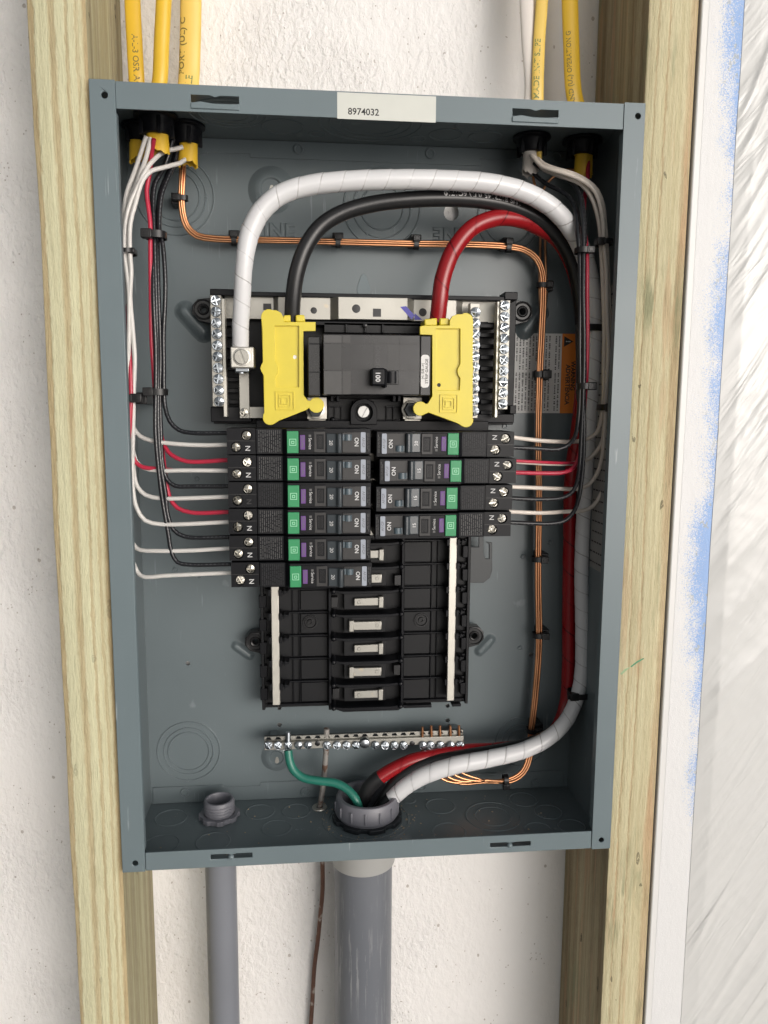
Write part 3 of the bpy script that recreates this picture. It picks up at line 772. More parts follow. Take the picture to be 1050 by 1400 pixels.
# ------------------------------------------------------------------ screws (shared meshes)
def screw_mesh(r, h=.0016, kind='cross', n=20, gw=.15):
    """head in the xz plane, facing -y, origin at its seat"""
    m = MB(); m.lathe([(r*.86, 0), (r*.98, -h*.1), (r*.9, -h*.2)], (0, 0, 0), 'y', n)
    g = r*gw
    quads = []
    if kind == 'cross':
        for s1 in (1, -1):
            for s2 in (1, -1):
                arc = []
                for k in range(6):
                    a = R(90*k/5); x, z = r*.88*math.cos(a), r*.88*math.sin(a)
                    arc.append((max(x, g)*s1, max(z, g)*s2))
                quads.append([(g*s1, g*s2)]+arc)
    else:
        for s1 in (1, -1):
            arc = [(r*.88*math.cos(R(-76+152*k/9)), r*.88*math.sin(R(-76+152*k/9))) for k in range(10)]
            quads.append([(max(x, g)*s1, z) for x, z in arc])
    k0 = len(m.v)
    for qd in quads:
        ar = sum(qd[i][0]*qd[(i+1) % len(qd)][1]-qd[(i+1) % len(qd)][0]*qd[i][1] for i in range(len(qd)))
        m.prism(qd if ar > 0 else qd[::-1], [], -h*1.25, -h*.15)
    for i in range(k0, len(m.v)):
        x, y, z = m.v[i]
        if y < -h: m.v[i] = (x, y + min(h*.9, .00036*r/.0038*((x*x+z*z)/(r*r))*3.4), z)
    me = m.mesh('screw', ang=24)
    for p in me.polygons:      # grease-dark slot floor
        pass
    return me
SC_BAR = screw_mesh(.0038, .0021); SC_TERM = screw_mesh(.0033, .0020); SC_GND = screw_mesh(.0034, .0020); SC_SLOT = screw_mesh(.0048, .0026, 'slot', gw=.17); SC_BIG = screw_mesh(.0054, .0024, 'slot', gw=.15)
for me in (SC_BAR, SC_GND): me.materials.append(M['zinc'])
M['nickel'] = mat('dull_nickel', (.50, .48, .43), .34, 1., var=.25, vscale=300, rvar=.1)
SC_TERM.materials.append(M['nickel']); M['zinc_dull'] = mat('dull_zinc', (.36, .36, .35), .34, 1., var=.15, vscale=300)
SC_SLOT.materials.append(M['zinc_dull']); SC_BIG.materials.append(M['tin'])
def place(me, name, parent, loc, ang=0., tilt=(0, 0)):
    o = bpy.data.objects.new(name, me); C.objects.link(o); o.parent = parent; o.location = Vector(loc)-wl(parent)
    o.rotation_euler = (tilt[0], ang, tilt[1]); return o

# ------------------------------------------------------------------ load-centre interior (black bus base)
PIT = .01905
li = thing('bus_interior', 'black plastic bus base with tin-plated stabs in the middle of the panel', 'bus base', (0, .08, -.1))
YB = .0700          # front of the base sheet
XL, XR = at(357, 880, YB).x, at(641, 880, YB).x
ZTOP, ZBOT = at(500, 560, YB).z, at(500, 966, YB).z
stab_z = [at(500, y, .066).z for y in (822, 853, 885, 915, 947)]
z0s = (stab_z[0]+stab_z[-1])/2+2*PIT
zc = [z0s-PIT*i for i in range(-7, 5)]          # stab centres from the top row down
seps = [z0s+PIT*(.5-i) for i in range(-7, 6)]
xc0, xc1 = at(449, 880, YB).x, at(551, 880, YB).x   # edges of the raised middle channel
m = MB().box(XL, XR, YB+.004, .090, ZBOT, ZTOP)
m.box(XL, XL+.0025, YB-.001, YB+.004, ZBOT, ZTOP); m.box(XR-.0025, XR, YB-.001, YB+.004, ZBOT, ZTOP)
m.build('base_tray', M['black_base'], li, bevel=.0005)
m = MB().box(xc0, xc0+.0022, YB-.005, YB+.004, ZBOT, ZTOP).box(xc1-.0022, xc1, YB-.005, YB+.004, ZBOT, ZTOP)
m.build('channel_wall', M['black'], li, bevel=.0004)
xs = [at(x, 880, YB).x for x in (372, 392, 400, 410, 445, 553, 589, 597, 606, 628)]
m = MB()
for a in (xs[2], xs[3]-.0006, xs[6], xs[7]): m.box(a, a+.0008, YB+.002, YB+.0041, ZBOT+.002, ZTOP)
m.build('long_rib', M['black'], li, bevel=.0002)
rm = MB()
rl, rr_ = at(377, 880, .064).x, at(616, 880, .064).x
for i, z in enumerate(seps):
    if z > ZTOP: continue
    m = MB()
    m.box(XL+.004, xc0, YB, YB+.0041, z-.0007, z+.0007); m.box(xc1, XR-.003, YB, YB+.0041, z-.0007, z+.0007)
    m.build('row_rib', M['black'], li, bevel=.0003)
    # the blade-like divider across the middle channel
    m = MB(); a, b = at(457, 880, YB).x, at(544, 880, YB).x; q0 = z
    m.prism([(a-.002, q0+.0006), (a, q0-.0004), (a+.008, q0-.0019), (b-.008, q0-.0019), (b, q0-.0004), (b+.002, q0+.0008), (b, q0+.0014), (b-.007, q0+.0006), (a+.007, q0+.0006), (a, q0+.0014)], [], YB-.012, YB+.0038)
    for xx in (a-.001, b+.001): m.lathe([(.0021, 0), (.0021, -.014), (.0014, -.0155), (.0004, -.016)], (xx, YB+.002, q0+.0004), 'y', 14)
    m.build('row_divider', M['black'], li, bevel=.0003)
for i, z in enumerate(zc):
    if z > ZTOP-.004 or z < ZBOT+.004: continue
    # floors of each pole space, slightly different heights
    m = MB(); m.box(xs[3]+.0008, xc0-.0006, YB+.0012, YB+.0041, z-PIT/2+.0016, z+PIT/2-.0014)
    m.box(xc1+.0006, xs[6]-.0008, YB+.0012, YB+.0041, z-PIT/2+.0016, z+PIT/2-.0014)
    m.build('pole_floor', M['black_base'], li, bevel=.0004)
    # side windows
    m = MB(); 
    for xa_, xb_ in ((at(355, 880, YB).x, at(365, 880, YB).x), (at(630, 880, YB).x, at(637, 880, YB).x)):
        m.box(xa_, xb_, YB-.0012, YB+.0039, z-.0048, z+.0050)
    m.build('clip_window', M['black'], li, bevel=.0005)
# stabs: alternate left and right feet
stab_things = []
for i, z in enumerate(zc):
    if z > ZTOP-.01 or z < ZBOT+.004: continue
    odd = (i % 2 == 0)
    xa_, xb_ = (at(484, 880, .062).x, at(524, 880, .062).x) if not odd else (at(477, 880, .062).x, at(522, 880, .062).x)
    m = MB(); hh = .0044
    if odd: outl = [(xa_, z-hh*1.15), (xa_+.004, z-hh*.8), (xb_, z-hh*.8), (xb_, z+hh*.75), (xa_+.004, z+hh*.75), (xa_, z+hh*1.1)]
    else: outl = [(xa_, z-hh*.7), (xb_-.005, z-hh*.7), (xb_, z-hh*1.1), (xb_, z+hh*1.15), (xb_-.005, z+hh*.8), (xa_, z+hh*.7)]
    m.prism(outl, [], .0620, .0650)
    m.box((xb_-.004) if not odd else xa_, xb_ if not odd else xa_+.004, .0605, .0625, z-hh*1.05, z+hh*1.05)
    ob = m.build('bus_stab', M['tin'], li, bevel=.0006)
    xx = xa_+.004 if not odd else xb_-.004
    MB().lathe([(.00001, -.0003), (.0012, -.0003), (.0016, .0001)], (xx, .0620, z), 'y', 12, False).build('stab_dimple', M['tin'], ob)
    # dark pocket floor
    MB().box(at(470, 880, YB).x, at(527, 880, YB).x, YB-.0036, YB+.004, z-PIT/2+.0026, z+PIT/2-.0026).build('pocket_floor', M['black_base'], li, bevel=.0004)
# neutral rails with clips
for xr_, nm, yt in ((rl, 'l', 800), (rr_, 'r', 733)):
    z1_ = at(377 if nm == 'l' else 616, yt, .062).z; z0_ = at(377 if nm == 'l' else 616, 963 if nm == 'l' else 957, .062).z
    if nm == 'l': z1_ += .02
    m = MB().box(xr_-.0030, xr_+.0030, .0600, .0625, z0_, z1_+.02); m.box(xr_-.0008, xr_+.0008, .0625, .073, z0_, z1_+.02)
    m.build('neutral_rail', M['tin_white'], li, bevel=.0005)
    for z in seps:
        if z > z1_-.001 or z < z0_: continue
        m = MB(); m.box(xr_-.0052, xr_-.0030, .0585, .071, z-.0026, z+.0026); m.box(xr_+.0030, xr_+.0052, .0585, .071, z-.0026, z+.0026)
        m.box(xr_+.0052, xr_+.0105, .060, .071, z-.0005, z+.0012)
        m.prism([(xr_+.0100, z+.0004), (xr_+.0070, z+.0024), (xr_+.0062, z-.0020)], [], .0588, .066)
        m.build('rail_clip', M['black'], li, bevel=.0003)
# round moulded bosses in the pole floors
for x, y in ((424, 851), (576, 848)):
    p = at(x, y, YB)
    MB().lathe([(.00001, 0), (.0012, 0), (.0013, -.0014), (.0022, -.0014), (.0025, 0), (.0042, 0), (.0048, -.0009), (.0058, -.0009), (.0062, .0012)], (p.x, YB+.001, p.z), 'y', 26, False).build('moulded_boss', M['case'], li)
for x, y in ((457, 822), (459, 946), (543, 792), (542, 914)):
    p = at(x, y, YB); MB().box(p.x-.0026, p.x+.0026, YB-.004, YB+.003, p.z-.0042, p.z+.0042).build('latch_window', M['tie'], li, bevel=.0003)
# bottom lip
p = at(470, 966, YB); q_ = at(550, 966, YB)
MB().prism([(p.x-.012, ZBOT+.001), (p.x, ZBOT-.003), (q_.x-.004, ZBOT-.003), (q_.x+.004, ZBOT+.001)], [], YB-.003, YB+.008).build('bottom_lip', M['black'], li, bevel=.0004)
for a, b in ((552, 590), (618, 630)):
    p = at(a, 970, YB); q_ = at(b, 970, YB); MB().box(p.x, q_.x, YB-.001, YB+.010, ZBOT-.0022, ZBOT+.0002).build('bottom_lip', M['black'], li, bevel=.0004)
# mounting ears
def ear(x, y, sgn, yy=.080, big=1.):
    p = at(x, y, yy)
    def mir(l): return [(p.x+sgn*a, p.z+b) for a, b in l]
    outer = mir([(.016*big, .008), (.004, .0085), (-.004, .0075), (-.008, .003), (-.0085, -.003), (-.004, -.008), (.004, -.0100), (.016*big, -.0125)])
    m = MB().prism(outer, [circ(p.x, p.z, .0024, 14)], yy, yy+.009)
    m.lathe([(.0026, -.0012), (.0036, -.0016), (.0042, -.0004), (.0066, -.0004), (.0070, -.0016), (.0078, -.0014), (.0080, .0004)], (p.x, yy, p.z), 'y', 26, False)
    return m.build('mounting_ear', M['case'], li, bevel=.0004)
ear(278, 423, 1); ear(349, 877, 1); ear(648, 869, -1); ear(714, 426, -1, big=.75)
def pad(x, y, L, r, ang, h=.005):
    """pressed oval bump in the back panel under each ear"""
    p = at(x, y, D-TH); vs = []; fs = []; n = 36
    rings = [(1.12, .0003)]+[(1.08-.92*k/8, -h*(.5-.5*math.cos(math.pi*min(1, (k+.1)/8.3)))) for k in range(9)]+[(.0001, -h*1.0)]
    for k, hgt in rings:
        for i in range(n):
            a = 2*math.pi*i/n; x_, z_ = r*k*math.cos(a)+L*math.tanh(math.cos(a)*6), r*k*math.sin(a)
            vs.append((p.x+x_*math.cos(ang)-z_*math.sin(ang), D-TH+hgt, p.z+x_*math.sin(ang)+z_*math.cos(ang)))
    for j in range(len(rings)-1):
        for i in range(n): fs.append((j*n+i, j*n+(i+1) % n, (j+1)*n+(i+1) % n, (j+1)*n+i))
    MB().add(vs, fs).build('pressed_pad', M['steel'], box)
pad(266, 440, .010, .0080, R(-48), .0060); pad(332, 889, .0065, .0045, R(-38), .0030); pad(663, 882, .0065, .0050, R(48), .0030); pad(727, 440, .009, .0078, R(50), .0055)
# grey hook bracket at the right
pp = ppoly([(634, 748), (655, 748), (655, 733), (661, 729), (661, 757), (664, 764), (669, 764), (669, 744), (664, 741), (673, 742), (673, 780), (670, 790), (661, 797), (634, 797)], .078)
MB().prism(pp, [], .078, .0805).build('hook_bracket', M['smoky'], li, bevel=.0003)
# upper part of the interior
YU = .0720
m = MB(); m.pbox(290, 404, 704, 580, YU, .090); m.build('upper_tray', M['black_base'], li, bevel=.0006)
m = MB()
for k in range(9):
    y = 440+k*15.2; m.pbox(306, y, 340, y+6, .062, YU)
    if k < 9: m.pbox(657, y, 684, y+6, .062, YU)
m.build('finned_wall', M['black'], li, bevel=.0004)
m = MB(); m.pbox(288, 556, 344, 577, .058, YU); m.pbox(640, 566, 703, 578, .060, YU); m.pbox(697, 554, 706, 566, .058, YU); m.pbox(287, 395, 330, 404, .050, YU); m.pbox(690, 399, 708, 410, .055, YU)
m.build('corner_block', M['black'], li, bevel=.0006)
m = MB(); m.pbox(334, 402, 695, 408, .056, YU); m.pbox(360, 440, 680, 446, .056, YU); m.build('top_ledge', M['black'], li, bevel=.0005)
# tin bracket, stepping forward in the middle
YK = .0570
def kz(y): return at(500, y, YK).z
def strip_band(segs, z0, z1, th=.0016):
    """segs: (x, y) profile in plan"""
    n = len(segs); vs = []
    for z in (z0, z1):
        for (x, y) in segs: vs.append((x, y, z))
        for (x, y) in segs: vs.append((x, y+th, z))
    fs = []
    for i in range(n-1):
        fs += [(i, i+1, 2*n+i+1, 2*n+i), (n+i+1, n+i, 3*n+i, 3*n+i+1), (i+1, i, n+i, n+i+1), (2*n+i, 2*n+i+1, 3*n+i+1, 3*n+i)]
    fs += [(0, 2*n, 3*n, n), (n-1, 2*n-1, 4*n-1, 3*n-1)]
    return MB().add(vs, fs)
sx = [at(x, 420, YK).x for x in (306, 374, 380, 452, 462, 556, 566, 624, 630, 634, 664, 668, 690)]
m = strip_band([(sx[0], YK+.004), (sx[1], YK+.004), (sx[2], YK+.001), (sx[3], YK+.001), (sx[4], YK-.005), (sx[5], YK-.005), (sx[6], YK+.001), (sx[7], YK+.001), (sx[9], YK+.006), (sx[10], YK+.006), (sx[12], YK+.002)], kz(438), kz(407.5))
brk = m.build('tin_bracket', M['tin'], li, bevel=.0004)
for x, y, r, yo in ((429, 424.5, .0024, .001), (487, 422, .0031, -.005), (578, 427, .0030, .001)):
    p = at(x, y, YK+yo); MB().lathe([(.00001, -.0002), (r*.8, -.0002), (r, -.00015), (r*1.02, .0002)], (p.x, YK+yo, p.z), 'y', 18, False).build('bracket_hole', M['tie'], brk)
for x0, y0, x1, y1, yo in ((360, 415, 371, 424, .004), (510, 422, 521, 433, -.005)):
    MB().pbox(x0, y0, x1, y1, YK+yo-.0003, YK+yo+.0005).build('square_hole', M['tie'], brk)
c = [(547, 418.5), (556, 418.5), (578, 434), (573, 439.5), (563, 436)]
def mk(pts, y): return [(at(a, b, y).x, at(a, b, y).z) for a, b in pts]
MB().prism(mk([(567, 428), (577, 437), (566.5, 437.5)], YK+.001), [], YK+.00085, YK+.0012).build('marker_stroke', M['marker'], brk)
MB().prism(mk([(547, 419.5), (555, 418.5), (567, 431), (563, 437)], YK-.005), [], YK-.0052, YK-.0049).build('marker_stroke', M['marker'], brk)
# screw terminal bars
def nbar(x0, x1, y0, y1, xs0, ys0, xs1, ys1, n, Yf=.046, partial=()):
    pa, pb = at(x0, (y0+y1)/2, Yf), at(x1, (y0+y1)/2, Yf)
    zt_, zb2 = at(x0, y0, Yf).z, at(x0, y1, Yf).z
    m = MB().box(pa.x, pb.x, Yf, Yf+.008, zb2, zt_)
    b = m.build('neutral_bar', M['tin'], li, bevel=.0005)
    for i in range(n):
        x = xs0+(xs1-xs0)*i/(n-1); y = ys0+(ys1-ys0)*i/(n-1); p = at(x, y, Yf)
        if i in partial:
            place(SC_SLOT, 'mounting_screw', b, (p.x, Yf, p.z), R(rnd.uniform(0, 180))); continue
        place(SC_BAR, 'screw', b, (p.x, Yf-.0006, p.z), R(rnd.uniform(0, 90)), (R(rnd.uniform(-7, 7)), R(rnd.uniform(-7, 7))))
    return b
nb = nbar(288.5, 304, 403, 556, 295, 411, 300, 549, 10)
MB().pbox(304, 408, 309, 570, .0475, .056).build('bar_edge', M['tin_white'], li, bevel=.0004)
nb2 = nbar(641, 655, 414, 572, 650, 427, 648, 562, 10, .047)
nb3 = nbar(682, 696, 410, 560, 690, 418, 687, 552, 10, .046)
MB().pbox(678, 412, 682, 571, .0475, .056).build('bar_edge', M['tin_white'], li, bevel=.0004)
# neutral lug, strap
lug = MB(); lug.pbox(315, 474, 347, 503, .0240, .044)
lg = lug.build('neutral_lug', M['alu'], li, bevel=.0008)
p = at(330.5, 488, .024)
MB().lathe([(.0059, .0002), (.0062, -.0004), (.0056, -.0006)], (p.x, .024, p.z), 'y', 26).build('lug_screw_rim', M['alu'], lg)
place(SC_BIG, 'lug_screw', lg, (p.x, .0236, p.z), R(-20))
m = MB(); m.pbox(327, 503, 341, 572, .0480, .0505); m.pbox(341, 556, 362, 572, .0500, .0525)
st = m.build('neutral_strap', M['tin'], li, bevel=.0004)
p = at(334, 564, .048); place(SC_TERM, 'strap_screw', st, (p.x, .0476, p.z), .3)
m = MB(); m.pbox(321, 500, 341, 509, .030, .044); m.build('lug_foot', M['zinc'], li, bevel=.0008)
# lug bus tabs under the main breaker with hex bolts
for x0, x1, hx in ((420, 447, 431), (551, 577, 562)):
    m = MB(); m.pbox(x0, 543, x1, 573, .0490, .0520); m.pbox(x0+2, 573, x1-2, 586, .0530, .0550)
    tb = m.build('bus_tab', M['tin_white'], li, bevel=.0004)
    p = at(hx, 560, .046)
    MB().lathe([(.0070, .003), (.0070, .0012), (.0066, .001)], (p.x, .046, p.z), 'y', 26).build('washer', M['alu'], tb)
    MB().lathe([(.0058, .001), (.0058, -.0045), (.0052, -.005)], (p.x, .046, p.z), 'y', 6).build('hex_bolt', M['locknut'], tb)
# centre screw in its arch
p = at(497, 563, .050)
m = MB(); arch = [(p.x-.010, p.z-.0095), (p.x+.010, p.z-.0095)]+[(p.x+.010*math.cos(R(a)), p.z+.0002+.0095*math.sin(R(a))) for a in range(0, 181, 18)]
inner = circ(p.x, p.z-.0005, .0066, 24)
m.prism(arch, [inner], .047, .060); m.box(p.x-.008, p.x+.008, .0535, .061, p.z-.008, p.z+.008)
m.box(p.x-.040, p.x+.040, .0545, .0600, p.z-.0125, p.z-.0100)
m.build('screw_arch', M['black'], li, bevel=.0005)
sc = place(SC_SLOT, 'centre_screw', li, (p.x, .0508, p.z), R(28))
m = MB(); m.pbox(448, 545, 550, 577, .0600, YU); m.build('centre_block', M['black_base'], li, bevel=.0005)
m = MB()
for x in (457, 466, 528, 537): m.pbox(x, 556, x+1.5, 576, .0575, .0600)
m.pbox(449, 555, 468, 557, .0575, .06); m.pbox(527, 555, 549, 557, .0575, .06)
m.build('block_rib', M['black'], li, bevel=.0002)
m = MB()
for x in (452, 460): m.pbox(x, 541, x+4, 549, .045, .060)
for x in (537, 544): m.pbox(x, 541, x+4, 549, .045, .060)
m.build('latch_tooth', M['black'], li, bevel=.0003)
m = MB(); m.pbox(443, 442, 632, 456, .0560, YU)
for x in (472, 498, 522): m.pbox(x, 443, x+3, 455, .0535, .056)
m.build('breaker_cradle', M['black_base'], li, bevel=.0004)
p = at(499, 445, .0535); MB().lathe([(.0017, .003), (.0017, -.001), (.0010, -.0014)], (p.x, .0535, p.z), 'y', 14).build('cradle_pin', M['case'], li)
MB().pbox(350, 575, 668, 590, .050, YU).build('lower_shelf', M['black'], li, bevel=.0006)

# ------------------------------------------------------------------ main breaker
YM = .0120
mb = thing('main_breaker', 'large black main breaker with a 100 toggle between the two yellow covers', 'main breaker', at(507, 500, .03))
m = MB(); m.pbox(441.5, 457, 574.5, 540, YM, .060); case = m.build('case', M['case'], mb, bevel=.0007)
m = MB(); m.pbox(421, 460, 438, 541, .018, .060); m.pbox(574.5, 459, 589, 541, .0160, .060); m.build('end_block', M['case'], mb, bevel=.0006)
m = MB(); m.pbox(423, 469, 437, 471, .0176, .0182); m.pbox(423, 508, 438, 509.5, .0176, .0182); m.build('end_block_seam', M['black'], mb)
m = MB()
for x0, y0, x1, y1 in ((442, 469, 574, 470), (442, 505.5, 574, 506.5), (467.5, 457.5, 468.3, 540), (480, 470, 480.6, 505), (546, 457.5, 546.7, 506), (511, 470, 511.5, 540)):
    m.pbox(x0, y0, x1, y1, YM-.00015, YM+.0001)
m.build('face_seam', M['face'], case)
for x0, y0, x1, y1, mm_ in ((443, 458.5, 467, 468.5, 'q1'), (468.8, 458.5, 479, 468.5, 'q2'), (443, 470.5, 467, 505, 'q3'), (443, 507.5, 467, 539, 'q1'), (468.8, 507.5, 479.5, 539, 'q2'), (530, 471, 546, 504, 'q3')):
    if mm_ not in M: M[mm_] = mat('worn_plate_'+{'q1': 'light', 'q2': 'mid', 'q3': 'dark'}[mm_], {'q1': (.062, .061, .060), 'q2': (.046, .045, .044), 'q3': (.034, .034, .034)}[mm_], .42, var=.5, vscale=60, rvar=.12)
    MB().pbox(x0, y0, x1, y1, YM-.00012, YM+.0001).build('face_plate', M[mm_], case)
c = at(516, 489, YM); lettering('ON/OFF', px(9, 0), (c.x, YM-.00025, c.z), (0, 0, -1), (1, 0, 0), M['faint_print'], case, bold=.0)
# toggle
m = MB(); m.pbox(508, 503, 527, 527, -.004, YM+.002); m.pbox(525, 504, 529.5, 530, -.0015, YM+.002)
tg = m.build('toggle', M['black'], mb, bevel=.0012)
c = at(516.5, 515, -.0045); lettering('100', px(9, 0), (c.x, -.0042, c.z), (0, 0, -1), (1, 0, 0), M['print'], tg, bold=.02)
m = MB(); m.pbox(529, 506.5, 545, 526, YM-.0006, YM+.004); m.build('toggle_slot', M['tie'], mb, bevel=.0003)
m = MB(); p = at(535, 516, YM); m.lathe([(.0048, -.0042), (.0048, .0042)], (p.x, YM+.0026, p.z), 'z', 22); m.build('toggle_hub', M['black'], mb)
Ys = .0158
a, b = at(575, 500, Ys), at(587, 500, Ys)
sg = MB().prism(rrect(a.x+.0003, b.x, at(580, 530, Ys).z, at(580, 485, Ys).z, .0022), [], Ys, Ys+.0003).build('strip_gauge_label', M['label_white'], mb)
c = at(583.5, 507.5, Ys); lettering('STRIP GAUGE', px(5.6, .0), (c.x, Ys-.00015, c.z), (0, 0, 1), (-1, 0, 0), M['dark_print'], sg, bold=.01)
c = at(578.2, 507.5, Ys); lettering('|\u2190 .512 \u2192|' if False else '|<- 5/8 ->|', px(5.2, .0), (c.x, Ys-.00015, c.z), (0, 0, 1), (-1, 0, 0), M['dark_print'], sg, bold=.01)

# ------------------------------------------------------------------ yellow lug covers
YV = .0230
def arcp(cx, cy, r, a0, a1, n=7): return [(cx+r*math.cos(R(a0+(a1-a0)*i/(n-1))), cy-r*math.sin(R(a0+(a1-a0)*i/(n-1)))) for i in range(n)]
def z3(pts, ox, oy, s): return [(ox+x/s, oy+y/s) for x, y in pts]
def yellow(side):
    if side == 'L':
        s, ox, oy = 3.75, 240, 380
        out = arcp(478, 200, 40, 180, 60)+[(515, 165), (540, 178), (555, 205), (558, 226)]+[(718, 226), (718, 272), (655, 272), (657, 600), (678, 628), (692, 630)]+arcp(722, 652, 40, 130, -160, 12)[0:]+[(672, 676), (530, 732)]+arcp(485, 716, 38, -55, -170, 8)+[(449, 700)]+[(455, 690), (452, 500)]+arcp(465, 465, 30, 240, 110, 6)[0:0]+[(440, 480), (434, 463), (440, 445), (448, 430), (445, 260)]
        win = [(508, 245), (633, 245), (633, 560), (512, 560), (510, 510), (522, 490), (526, 465), (520, 440), (509, 425)]
        boss = [(553, 192), (590, 190), (590, 226), (553, 226)]; boss2 = [(616, 190), (660, 190), (665, 226), (616, 226)]
        logo = (560, 629); hol = (612, 405)
    else:
        s, ox, oy = 3.75, 500, 380
        out = [(278, 290), (278, 248), (300, 244)]+[(430, 243), (432, 215), (445, 195), (470, 186)]+arcp(513, 217, 38, 125, 0, 7)+[(549, 440), (552, 470), (549, 500), (549, 720)]+arcp(514, 728, 38, 0, -125, 8)+[(470, 745), (322, 690)]+arcp(280, 670, 37, -52, -318, 12)[0:]+[(318, 645), (341, 605), (341, 292)]
        win = [(362, 260), (485, 260), (485, 440), (472, 465), (470, 480), (474, 497), (485, 515), (482, 575), (362, 575)]
        boss = [(300, 212), (365, 206), (365, 244), (300, 244)]; boss2 = [(378, 206), (428, 208), (428, 243), (378, 243)]
        logo = (425, 645); hol = (376, 549)
    L = at(*z3([(out[0][0], out[0][1])], ox, oy, s)[0], YV)
    t = thing('lug_cover', 'bright yellow plastic lug cover left of the main breaker, under the black cable' if side == 'L' else 'bright yellow plastic lug cover right of the main breaker, under the red cable', 'lug cover', (at(*z3([logo], ox, oy, s)[0], YV)), 'yellow lug covers')
    P = ppoly(z3(out, ox, oy, s), YV)
    Wn = ppoly(z3(win, ox, oy, s), YV)
    m = MB().prism(P, [Wn], YV, YV+.004)
    pl = m.build('cover_plate', M['yellow'], t, bevel=.00035)
    hp = at(*z3([hol], ox, oy, s)[0], YV+.0015)
    MB().prism(Wn, [circ(hp.x, hp.z, .0014, 14)], YV+.0022, YV+.0038).build('recessed_panel', M['yellow'], t)
    MB().lathe([(.00001, 0), (.0016, 0)], (hp.x, YV+.0030, hp.z), 'y', 14, False).build('test_hole', M['dark_print'] if side == 'R' else M['alu'], t)
    # skirt: walls running back from the plate
    cx = sum(p[0] for p in P)/len(P)
    if side == 'L': sk = [(440, 215), (655, 228), (655, 610), (640, 640), (500, 735), (455, 735)]
    else: sk = [(345, 250), (545, 215), (545, 735), (500, 740), (345, 640)]
    inn = ppoly(z3(sk, ox, oy, s), YV+.004)
    MB().prism(inn, [], YV+.0042, .044).build('skirt', M['yellow'], t, bevel=.0008)
    m = MB()
    for bx in (boss, boss2): m.prism(ppoly(z3(bx, ox, oy, s), YV+.004), [], YV+.003, .044)
    m.build('wire_guide', M['yellow'], t, bevel=.0008)
    # square emblem, three nested raised squares with a D cut
    lc = at(*z3([logo], ox, oy, s)[0], YV); u = px(12.3, YV)
    def sq(k, x0=-1, x1=1): return rect(lc.x+x0*u*k, lc.x+x1*u*k, lc.z-u*k, lc.z+u*k)
    m = MB().prism(sq(1), [sq(.92)], YV-.0008, YV+.0005); m.prism(sq(.68), [sq(.56)], YV-.0008, YV+.0005)
    m.prism(sq(.40), [sq(.26)], YV-.0008, YV+.0005)
    m.box(lc.x-.52*u, lc.x-.36*u, YV-.0008, YV+.0004, lc.z+.22*u, lc.z+.38*u); m.box(lc.x-.52*u, lc.x-.36*u, YV-.0008, YV+.0004, lc.z-.38*u, lc.z-.22*u)
    m.build('emblem', M['yellow'], pl, bevel=.0001)
    return t
yellow('L'); yellow('R')

